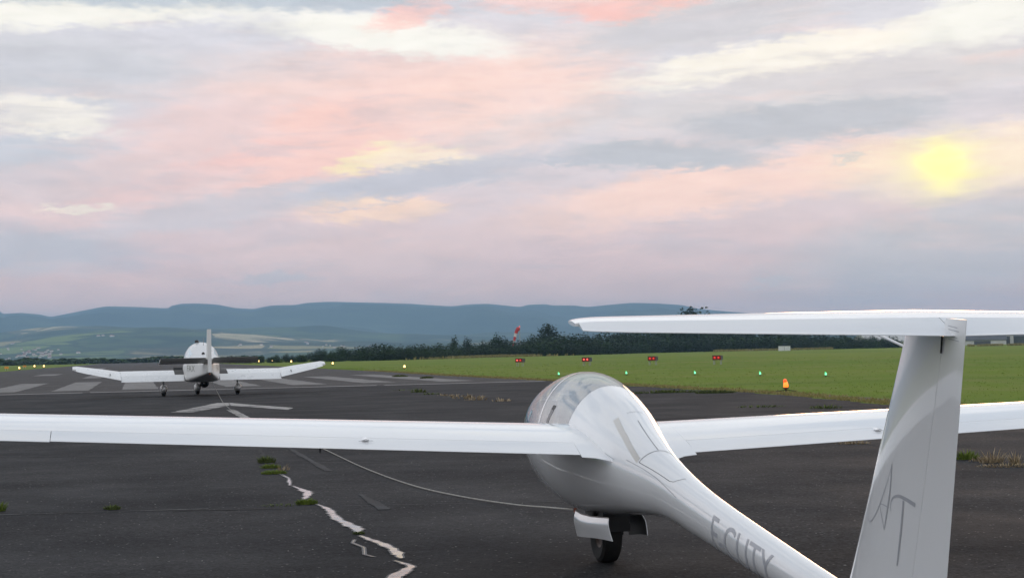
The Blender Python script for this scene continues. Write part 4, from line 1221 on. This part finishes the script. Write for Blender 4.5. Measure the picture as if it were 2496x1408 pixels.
for i in range(6):
    a, b_ = ax[i], ax[i + 1]; pr_ = [a + (b_ - a) * (j / 3) for j in range(4)]; rr_ = [(ra[i] + (ra[i + 1] - ra[i]) * (j / 3)) * (.82 if j in (1, 2) and i > 0 else 1) for j in range(4)]
    mb = MB(); mb.tube(pr_, rr_, 10, caps=False)
    mb.build('sock_band', M[bands[i]], t_)
# cabinets, post
for (x, y, w, h_, dd, nm, l, m_) in ((1511, 859.5, 2.3, 1.25, 560, 'cabinet', 'small pale cabinet in front of the dark trees', 'cabinet'), (1912, 854, 3.4, 1.35, 480, 'cabinet', 'long white cabinet at the grass edge, under the tailplane', 'cabinet')):
    p = at(x, y, dd); p.z = 0; t_ = thing(nm, l, 'cabinet', p, -atan2(p.x, p.y))
    mb = MB(); mb.box((0, 0, h_ / 2 - .04), (w, 1.2, h_ - .08)); mb.build('body', M[m_], t_, smooth=False)
    mb = MB(); mb.box((0, 0, h_), (w + .15, 1.35, .1)); mb.build('lid', M['hangar_roof'], t_, smooth=False)
    mb = MB(); mb.box((0, -.61, h_ / 2), (.06, .04, h_ * .8)); mb.build('door_gap', M['papi_body'], t_, smooth=False)
p = at(1411, 861, 560); p.z = 0
mb = MB(); mb.box((0, 0, .5), (.95, .8, 1.0), taper=.85); mb.lathe([(.42, 1.0), (.36, 1.12), (0, 1.16)], 'Z', (0, 0, 0), 12)
tag(mb.build('marker_post', M['post'], None, p), 'stubby pinkish marker post at the foot of the trees', 'post')


# ------------------------------------------------------------------ buildings far right
def shed(name, label, cat, px, dist, w, d, hw, hr, wall, roof, doors=0, yaw=0.0):
    p = at(px, 850, dist); p.z = 0
    t_ = thing(name, label, cat, p, -atan2(p.x, p.y) + yaw)
    mb = MB(); mb.add([(-w / 2, -d / 2, -.3), (w / 2, -d / 2, -.3), (w / 2, d / 2, -.3), (-w / 2, d / 2, -.3), (-w / 2, -d / 2, hw), (w / 2, -d / 2, hw), (w / 2, d / 2, hw), (-w / 2, d / 2, hw), (-w / 2, 0, hw + hr), (w / 2, 0, hw + hr)],
                      [(0, 1, 5, 4), (2, 3, 7, 6), (1, 2, 6, 9, 5), (3, 0, 4, 8, 7)]); mb.build('wall', M[wall], t_, smooth=False)
    o_ = .4
    mb = MB()
    for s_ in (-1, 1):
        sl_ = hr / (d / 2); e = d / 2 + o_
        mb.add([(-w / 2 - o_, s_ * e, hw - sl_ * o_ + .05), (w / 2 + o_, s_ * e, hw - sl_ * o_ + .05), (w / 2 + o_, 0, hw + hr + .05), (-w / 2 - o_, 0, hw + hr + .05),
                (-w / 2 - o_, s_ * e, hw - sl_ * o_ + .25), (w / 2 + o_, s_ * e, hw - sl_ * o_ + .25), (w / 2 + o_, 0, hw + hr + .25), (-w / 2 - o_, 0, hw + hr + .25)],
               [(0, 1, 2, 3), (4, 5, 6, 7), (0, 1, 5, 4), (1, 2, 6, 5), (3, 0, 4, 7)])
    mb.build('roof', M[roof], t_, smooth=False)
    for i in range(doors):
        x = -w / 2 + w * (i + .5) / doors
        mb = MB(); mb.box((x, -d / 2 - .05, hw * .42), (w / doors * .35, .14, hw * .84)); mb.build('door', M['hangar_dark'], t_, smooth=False)
    return t_


shed('hangar', 'low white hangar behind the tail probe with pale gable roof', 'hangar', 2155, 780, 26, 14, 2.6, 3.6, 'hangar_wall', 'hangar_roof', 4, radians(35))
shed('hangar', 'long pale hangar half hidden behind the glider fin', 'hangar', 2215, 820, 34, 16, 2.6, 3.4, 'hangar_wall', 'hangar_roof', 3)
shed('hangar', 'dark-roofed shed just right of the glider rudder', 'hangar', 2395, 830, 22, 14, 2.2, 3.0, 'hangar_wall', 'hangar_dark', 1)
shed('hangar', 'white gabled house wall at the right frame edge', 'building', 2445, 840, 10, 10, 4.6, 3.0, 'hangar_wall', 'hangar_dark', 2)
shed('hangar', 'dark barn cut by the right frame edge', 'barn', 2490, 850, 18, 14, 3.6, 3.5, 'hangar_dark', 'hangar_dark', 1)
for i, (x, w, h_, l) in enumerate(((1972, 8.5, .9, 'leftmost low tan tunnel beside the white cabinet'), (2010, 7.5, 1.5, 'middle pale tunnel in the grass'), (2052, 10.5, 1.9, 'largest pale tunnel, left of the hangar'))):
    p = at(x, 846, 700); p.z = 0; t_ = thing('polytunnel', l, 'tunnel', p, -atan2(p.x, p.y), 'low film tunnels')
    prof = [(cos(pi * k / 14), sin(pi * k / 14) ** .7) for k in range(15)]
    rings = [[(x_ , 3.0 * c_ * (1 if abs(x_) < w else .9), h_ * s_) for c_, s_ in prof] for x_ in (-w, -w * .3, w * .3, w)]
    v, f = loft(rings, closed=False); v2 = len(v)
    obj('film', mesh('film', v, f, M['polytunnel']), t_)
    mb = MB()
    for x_ in (-w, w): mb.add([(x_, 3.0 * c_, h_ * s_) for c_, s_ in prof], [tuple(range(15))])
    mb.build('end_wall', M['polytunnel'], t_, smooth=False)
    for x_ in (-w * .3, w * .3):
        mb = MB(); mb.tube([(x_, 3.05 * c_, h_ * 1.02 * s_) for c_, s_ in prof], .06, 5); mb.build('hoop', M['pale_metal'], t_)

# ------------------------------------------------------------------ trees
def crown_mesh(name, m_, lobes, n, size, seed):
    r = random.Random(seed); v = []; f = []
    wts = [a * b * c for (_, _, _, a, b, c) in lobes]; tot = sum(wts)
    for i in range(n):
        k = r.uniform(0, tot); j = 0
        while k > wts[j]: k -= wts[j]; j += 1
        cx, cy, cz, a, b_, c_ = lobes[j]
        d = Vector((r.gauss(0, 1), r.gauss(0, 1), r.gauss(0, 1))).normalized() * (r.random() ** .42) * (1 + .16 * r.gauss(0, 1))
        p = Vector((cx + d.x * a, cy + d.y * b_, max(cz + d.z * c_, .03)))
        s_ = size * r.uniform(.55, 1.25)
        q = Matrix.Rotation(r.uniform(0, 6.28), 3, 'Z') @ Matrix.Rotation(r.uniform(-1.1, 1.1), 3, 'X')
        o = len(v)
        for x, y in ((-1, -.45), (.15, -.7), (1, .05), (.2, .6), (-.7, .5)):
            v.append(tuple(p + q @ Vector((x * s_ * r.uniform(.7, 1.1), y * s_, s_ * .25 * r.uniform(-1, 1)))))
        f.append((o, o + 1, o + 2)); f.append((o, o + 2, o + 3)); f.append((o, o + 3, o + 4))
    return mesh(name, v, f, M[m_], smooth=False)


def trunk_mesh(name, h, r0, seed, spread=.22):
    r = random.Random(seed); mb = MB()
    mb.tube([(0, 0, -.02), (.01, 0, h * .35), (.0, .015, h * .7), (.02, 0, h * .95)], [r0, r0 * .8, r0 * .5, r0 * .15], 7)
    for i in range(6):
        a = i * 1.05 + r.uniform(-.3, .3); z = h * r.uniform(.25, .7); l = spread * r.uniform(.7, 1.2)
        mb.tube([(0, 0, z), (cos(a) * l * .5, sin(a) * l * .5, z + l * .5), (cos(a) * l, sin(a) * l, z + l * .9)], [r0 * .4, r0 * .25, r0 * .1], 5)
    return mesh(name, mb.v, mb.f, M['bark'])


# unit trees, one unit tall
KIND = []
KIND.append((crown_mesh('crown_round', 'leaf_c', [(0, 0, .62, .34, .34, .36), (-.2, .05, .48, .24, .24, .22), (.22, -.05, .52, .22, .22, .24), (.02, .1, .82, .2, .2, .18)], 1500, .036, 1), trunk_mesh('trunk_round', .75, .022, 1)))
KIND.append((crown_mesh('crown_bushy', 'leaf_a', [(0, 0, .42, .48, .42, .40), (-.30, 0, .34, .34, .34, .32), (.32, .05, .36, .32, .32, .34), (.05, .1, .72, .26, .26, .27)], 1500, .042, 2), trunk_mesh('trunk_bushy', .6, .02, 2)))
KIND.append((crown_mesh('crown_mid', 'leaf_b', [(0, 0, .45, .42, .42, .42), (-.25, .1, .34, .34, .3, .32), (.28, -.05, .30, .34, .34, .3), (-.08, 0, .76, .22, .22, .22)], 1500, .042, 3), trunk_mesh('trunk_mid', .6, .02, 3)))
KIND.append((crown_mesh('crown_tall', 'leaf_a', [(0, 0, .72, .17, .17, .26), (-.08, .03, .52, .15, .15, .16), (.10, 0, .60, .13, .13, .16), (0, 0, .26, .26, .26, .24)], 900, .036, 4), trunk_mesh('trunk_tall', .85, .016, 4, .12)))
KIND.append((crown_mesh('crown_shrub', 'leaf_a', [(0, 0, .40, .70, .55, .52), (-.55, 0, .32, .45, .4, .42), (.55, .05, .34, .45, .4, .44)], 1500, .055, 5), trunk_mesh('trunk_shrub', .5, .02, 5)))
KIND.append((crown_mesh('crown_shrub_mid', 'leaf_b', [(0, 0, .36, .70, .55, .50), (-.5, 0, .36, .45, .4, .42), (.6, .05, .28, .45, .4, .40)], 1500, .055, 6), trunk_mesh('trunk_shrub_mid', .5, .02, 6)))


def tree(kind, px, top, dist, label, group=None, name='tree', wide=1.0, cat='tree'):
    p = at(px, top, dist); h_ = max(p.z, 1.2); p.z = 0
    t_ = thing(name, label, cat, p, rnd.uniform(0, 6.28), group)
    t_.scale = (h_ * wide, h_ * wide, h_)
    c, tr_ = KIND[kind]
    obj('crown', c, t_); obj('trunk', tr_, t_)
    return t_


tree(0, 1335, 788, 500, 'big round-crowned tree standing above the wood right of the windsock', 'wood beyond the airfield')
tree(3, 1107, 817, 450, 'slender tall tree breaking the tree line, left of the windsock')
tree(3, 1139, 820, 455, 'slender tree just right of the slender tallest one', wide=1.3)
tree(0, 1678, 748, 600, 'tallest tree, its crown showing above the glider tailplane', wide=.8)
tree(1, 1712, 752, 620, 'lower crown peeping over the tailplane beside the tallest tree')
tree(1, 1216, 811, 470, 'dark dense tree directly left of the windsock', wide=.9)
tree(2, 1300, 812, 480, 'tree between the windsock and the round-crowned tree', wide=.8)
TOPS = [(560, 874), (620, 868), (650, 861), (700, 857), (760, 849), (820, 843), (880, 838), (940, 832), (1000, 834), (1060, 833), (1100, 832), (1170, 828), (1215, 818), (1260, 822), (1300, 818), (1370, 806), (1420, 806), (1500, 800), (1600, 790), (1700, 785),
        (1800, 792), (1900, 800), (2000, 806), (2080, 812), (2180, 816)]


def top_at(x):
    for (x0, y0), (x1, y1) in zip(TOPS, TOPS[1:]):
        if x0 <= x <= x1: return y0 + (y1 - y0) * (x - x0) / (x1 - x0)
    return TOPS[-1][1]


MARKS = [(700, 'just right of the tow plane tailplane'), (820, 'above the right wing tip of the tow plane'), (950, 'left of the nearest amber edge lamp'), (1090, 'above the nearest amber edge lamp'),
         (1240, 'left of the windsock pole'), (1375, 'between windsock and tailplane tip'), (1500, 'below the tip of the glider tailplane'), (1640, 'beside the small pale cabinet'),
         (1780, 'below the tallest tree crown'), (1920, 'left of the long white cabinet'), (9999, 'between long white cabinet and hangar')]


def mark(x): return next(l for q, l in MARKS if x < q)


def dist_at(x): return 385 + 75 * ss(950, 1250, x) + 110 * ss(1350, 1650, x)


x = 560
while x < 2190:
    zone = ('low' if x < 900 else 'dark') + ' tree of the far wood ' + mark(x)
    tree(rnd.choice((1, 2, 1, 2, 4)) if x < 1150 else rnd.choice((1, 1, 2, 4)), x, top_at(x) + rnd.uniform(-1, 9), dist_at(x) + rnd.uniform(0, 25), zone, 'wood trees ' + mark(x), wide=rnd.uniform(1.0, 1.4))
    x += rnd.uniform(15, 25)
x = 600
while x < 2190:      # undergrowth in front
    zone = 'shrub edging the wood ' + mark(x)
    d = dist_at(x) - 8 - rnd.uniform(0, 10); b_ = HOR - .021 * (x - CX) + FPX * CAM_H / d
    tree(rnd.choice((4, 5)), x, b_ - (b_ - top_at(x)) * rnd.uniform(.45, .75), d, zone, 'undergrowth ' + mark(x), 'shrub', rnd.uniform(1.1, 1.5), 'shrub')
    x += rnd.uniform(24, 40)
# distant belt of bushes at the plateau edge, one mass
r = random.Random(99); v = []; f = []
for i in range(15000):
    x = r.uniform(-60, 640); d = r.uniform(700, 860)
    tp_ = 876 + 6 * mnoise.noise((x * .02, 1, 0)) + 5 * mnoise.noise((x * .07, 4, 0)) - (6 if 330 < x < 470 else 0) * ss(330, 400, x) - 8 * ss(420, 640, x)
    p = at(x, tp_, d); hh = max(.6, p.z) * r.random() ** .6; p.z = hh
    s_ = r.uniform(.5, 1.3); q = Matrix.Rotation(r.uniform(0, 6.28), 3, 'Z') @ Matrix.Rotation(r.uniform(-1, 1), 3, 'X'); o = len(v)
    for a, b_ in ((-1, -.5), (.9, -.6), (.6, .6), (-.7, .5)): v.append(tuple(p + q @ Vector((a * s_, b_ * s_, r.uniform(-.2, .2) * s_))))
    f += [(o, o + 1, o + 2), (o, o + 2, o + 3)]
tag(obj('hedge_belt', mesh('hedge_belt', v, f, M['leaf_b'], smooth=False)), 'dark green belt of far bushes along the edge of the airfield', 'bushes', kind='stuff')

# ------------------------------------------------------------------ village in the valley
r = random.Random(5)
def house_mesh(name, w, d, h, hr):
    mb = MB(); mb.box((0, 0, h / 2), (w, d, h), 0)
    o = .4; mb.add([(-w / 2 - o, -d / 2 - o, h - .1), (w / 2 + o, -d / 2 - o, h - .1), (w / 2 + o, d / 2 + o, h - .1), (-w / 2 - o, d / 2 + o, h - .1), (-w / 2 - o, 0, h + hr), (w / 2 + o, 0, h + hr)],
           [(0, 1, 5, 4), (2, 3, 4, 5), (0, 4, 3), (1, 2, 5), (0, 3, 2, 1)], 1)
    return mesh(name, mb.v, mb.f, [M['far_wall'], M['far_roof']], mb.m, smooth=False)


HM = [house_mesh('house_a', 9, 7, 4.2, 2.2), house_mesh('house_b', 12, 7, 4.6, 2.4), house_mesh('house_c', 7, 6.5, 4.5, 2.0)]
def house(x, y, l, g, s_=1.0):
    tx_ = (x - CX) / FPX; a = math.atan(tx_); e = (HOR - .021 * (x - CX) - y) / FPX
    best = min(((abs((terrain(a, d) - CAM_H) / d - e), d) for d in range(2700, 6000, 40)), key=lambda q: q[0])[1]
    p = Vector((best * sin(a), best * cos(a), terrain(a, best) - .5))
    o = obj('village_house', r.choice(HM), None, p, r.uniform(0, 3.1)); o.scale = (s_, s_, s_)
    return tag(o, l, 'house', g)


for i in range(60):
    house(r.gauss(72, 46), r.gauss(863, 9), 'small pale house with red roof in the valley village at far left', 'valley village houses', r.uniform(.45, .75))
for i in range(7): house(r.uniform(238, 275), r.uniform(818, 823), 'pale farm building on the field ridge left of the tow plane', 'farm on the ridge', r.uniform(.55, .9))
for i in range(5): house(r.uniform(335, 350), r.uniform(803, 808), 'pinkish building on the top of the field hill', 'hilltop farm', r.uniform(.5, .8))
for i in range(14): house(r.uniform(560, 900), r.uniform(836, 848), 'white speck of a house at the foot of the hills behind the tow plane', 'houses at the foot of the hills', r.uniform(.45, .75))

# ------------------------------------------------------------------ weeds, grass, stones
def blades(n, rad, h, seed, bw=.008, lean=.5, flat=1.0):
    r = random.Random(seed); v = []; f = []
    for i in range(n):
        a = r.uniform(0, 6.28); d = rad * sqrt(r.random()); p = Vector((cos(a) * d, sin(a) * d * flat, 0))
        hh = h * r.uniform(.4, 1.1) * (1 - .55 * (d / rad) ** 2); q = Vector((cos(a) * lean, sin(a) * lean, 1)).normalized() * hh + Vector((r.uniform(-.3, .3), r.uniform(-.3, .3), 0)) * hh
        s_ = Vector((cos(a + 1.57 + r.uniform(-.8, .8)), sin(a + 1.57), 0)) * bw * r.uniform(.6, 1.3); o = len(v); md = p + q * .55 + Vector((0, 0, hh * .08))
        v += [tuple(p - s_), tuple(p + s_), tuple(md + s_ * .8), tuple(md - s_ * .8), tuple(p + q)]
        f += [(o, o + 1, o + 2, o + 3), (o + 3, o + 2, o + 4)]
    return v, f


def weed(px, py, rad, h, n, m_, label, seed, flat=1.0, bw=.008, lean=.5, group=None):
    v, f = blades(n, rad, h, seed, bw, lean, flat); p = gp(px, py)
    return tag(obj('weed_clump', mesh('weed_clump', v, f, M[m_], smooth=False), None, (p.x, p.y, .006), -RWY * 0), label, 'weed', group)


WEEDS = [(650, 1128, .11, .12, 160, 'weed_dark', 'farthest and tallest of three weed clumps in the centre joint'), (660, 1141, .12, .07, 170, 'weed_green', 'middle of three weed clumps in the centre joint'),
         (668, 1155, .15, .06, 240, 'weed_green', 'nearest and widest of three weed clumps in the centre joint'), (748, 1229, .095, .065, 320, 'weed_green', 'round bright green weed clump between two puddles'),
         (874, 1302, .05, .03, 90, 'weed_dark', 'tiny dark weed between the wide and the curved puddle'), (274, 1242, .08, .055, 120, 'weed_dark', 'dark weed on the joint at lower left'),
         (0, 1246, .05, .13, 70, 'weed_green', 'green weed cut by the left frame edge'), (690, 1147, .07, .11, 25, 'weed_dry', 'wispy dry stalks right of the three green clumps'),
         (680, 1233, .22, .02, 60, 'weed_dark', 'flat dark moss line left of the round weed clump'),
         (2356, 1120, .14, .14, 160, 'weed_green', 'green tuft right of the glider rudder'), (2392, 1124, .14, .08, 50, 'weed_dry', 'low dry tuft beside the green tuft'), (2418, 1128, .14, .19, 80, 'weed_dry', 'tall dry pinkish seed-head tuft right of the rudder'),
         (2474, 1133, .05, .20, 40, 'weed_dry', 'thin upright orange stalk near the right frame edge'), (2460, 1137, .35, .05, 140, 'weed_dry', 'low mat of dry weeds at the right frame edge'),
         (1022, 956, .3, .20, 60, 'weed_dark', 'darkest weed tuft on the far apron joint'), (1050, 961, .35, .10, 36, 'weed_dark', 'low dark tuft beside the darkest far tuft'), (1083, 964, .3, .10, 24, 'weed_dry', 'first pale dry tuft along the far apron joint'),
         (1104, 967, .35, .14, 30, 'weed_dry', 'middle pale dry tuft along the far apron joint'), (1140, 971, .5, .2, 44, 'weed_dry', 'broad dry tuft on the far apron joint'), (1163, 975, .35, .15, 30, 'weed_dry', 'dry tuft nearest the canopy on the far joint'),
         (1222, 978, .3, .14, 26, 'weed_dry', 'dry tuft left of the canopy edge'), (985, 951, .5, .06, 26, 'weed_dark', 'thin mossy streak left of the far tufts'),
         (2012, 995, .35, .12, 80, 'weed_dark', 'small dark tuft on the asphalt below the rightmost green lamp'), (1850, 992, .6, .06, 80, 'weed_dark', 'flat dark weed streak below the orange lamp'),
         (2080, 1082, .25, .07, 80, 'weed_dry', 'dry weed just below the right wing, left of the fin'), (2020, 1079, .3, .04, 60, 'weed_dry', 'flat dry weed line under the right wing')]
for i, (x, y, rad, h, n, m_, l) in enumerate(WEEDS):
    d = gp(x, y).length; weed(x, y, rad, h, int(n * 1.6) if d < 30 else n, m_, l, 300 + i, .6, .0022 + d * (.00012 if d < 30 else .00035), .6)
# uncut dark tussocks on the verge
for i, (x, y, w, l) in enumerate(((1632, 957, 1.2, 'dark tussock strip on the asphalt edge right of the canopy'), (1745, 958, .6, 'smaller dark tussock right of the long dark one'), (975, 918, .45, 'dark tussock on the far runway edge'), (1040, 922, .35, 'low dark tussock left of the far verge'))):
    d = gp(x, y).length; weed(x, y, w, .10 + d * .0006, 260, 'weed_dark', l, 500 + i, .25, .008 + d * .0003, .5)


def tufts(name, label, n, sampler, h, m_, seed, bw=.02):
    r = random.Random(seed); v = []; f = []
    for i in range(n):
        p = sampler(r); d = p.length; k = h * r.uniform(.5, 1.3)
        for j in range(3):
            a = r.uniform(0, 6.28); s_ = Vector((cos(a), sin(a), 0)) * (bw + d * .0002) * r.uniform(.6, 1.4); q = Vector((r.uniform(-.5, .5), r.uniform(-.5, .5), 1)) * k
            c = p + Vector((r.uniform(-.1, .1), r.uniform(-.1, .1), 0)); o = len(v); v += [tuple(c - s_), tuple(c + s_), tuple(c + q)]; f.append((o, o + 1, o + 2))
    return tag(obj(name, mesh(name, v, f, M[m_], smooth=False)), label, 'grass', kind='stuff')


def edge_b(a):
    L = [(24, 16.5), (33, 16.0), (43, 17.3), (57, 17.5), (70.6, 17.9), (95, 17.8), (124, 18.6), (240, 19.5)]
    for (a0, b0), (a1, b1) in zip(L, L[1:]):
        if a0 <= a <= a1: return b0 + (b1 - b0) * (a - a0) / (a1 - a0)
    return 19.5


def smp_near(r):
    a = 26 + 150 * r.random() ** 2; b_ = edge_b(a) + .15 + 60 * r.random() ** 2.2; return rw(a, b_)


def smp_edge(r):
    a = 28 + 110 * r.random() ** 1.3; return rw(a, edge_b(a) + abs(r.gauss(.1, .5)))


def smp_dry(r):
    x = 0
    while not x or mnoise.noise((x * .03, 8, 0)) + .35 * mnoise.noise((x * .11, 2, 0)) < r.uniform(-.5, .35): x = r.choice((r.gauss(1190, 60), r.uniform(1740, 2030), r.uniform(2360, 2496)))
    p = at(x, 860, dist_at(x) - 18 - r.uniform(0, 14)); p.z = 0; return p


tufts('meadow_grass', 'green meadow grass growing beside the runway', 9000, smp_near, .03, 'grass_blade', 41, .005)
tufts('verge_grass', 'dry yellowish grass fringe along the asphalt edge', 5000, smp_edge, .06, 'grass_dry', 42, .01)
tufts('tall_dry_grass', 'tall dry grass strip at the foot of the wood', 4200, smp_dry, .62, 'grass_dry', 43, .10)
r = random.Random(77); v = []; f = []
for i in range(1100):
    a = 8.5 + 30 * r.random() ** 1.8; b_ = r.uniform(-4, 16) ; p = rw(a, b_, .004); s_ = r.uniform(.0025, .008); o = len(v)
    q = Matrix.Rotation(r.uniform(0, 6.28), 3, 'Z')
    for x, y, z in ((1.6, 0, 0), (0, 1, 0), (-1.4, .2, 0), (.1, -1, 0), (0, 0, .8)): v.append(tuple(p + q @ Vector((x * s_, y * s_, z * s_))))
    f += [(o, o + 1, o + 4), (o + 1, o + 2, o + 4), (o + 2, o + 3, o + 4), (o + 3, o, o + 4)]
M['grit'] = leafmat('grit', (.07, .07, .07), (.24, .235, .22), 3)
tag(obj('grit', mesh('grit', v, f, M['grit'], smooth=False)), 'loose pale grit scattered over the asphalt', 'grit', kind='stuff')

# ------------------------------------------------------------------ haze over the valley
mb = MB(); mb.box((0, 0, 130), (25000, 25000, 400))
hz = bpy.data.materials.new('haze_air'); hz.use_nodes = True; hz.node_tree.nodes.clear(); t = NT(hz.node_tree)
pv = t.n('ShaderNodeVolumePrincipled'); pv.inputs['Color'].default_value = (.48, .73, 1.0, 1); pv.inputs['Density'].default_value = 1.35e-4; pv.inputs['Anisotropy'].default_value = 0.0
hz.node_tree.links.new(pv.outputs[0], t.n('ShaderNodeOutputMaterial').inputs['Volume'])
tag(mb.build('haze', hz, smooth=False), 'pale blue evening haze hanging over the valley', 'haze', kind='stuff')
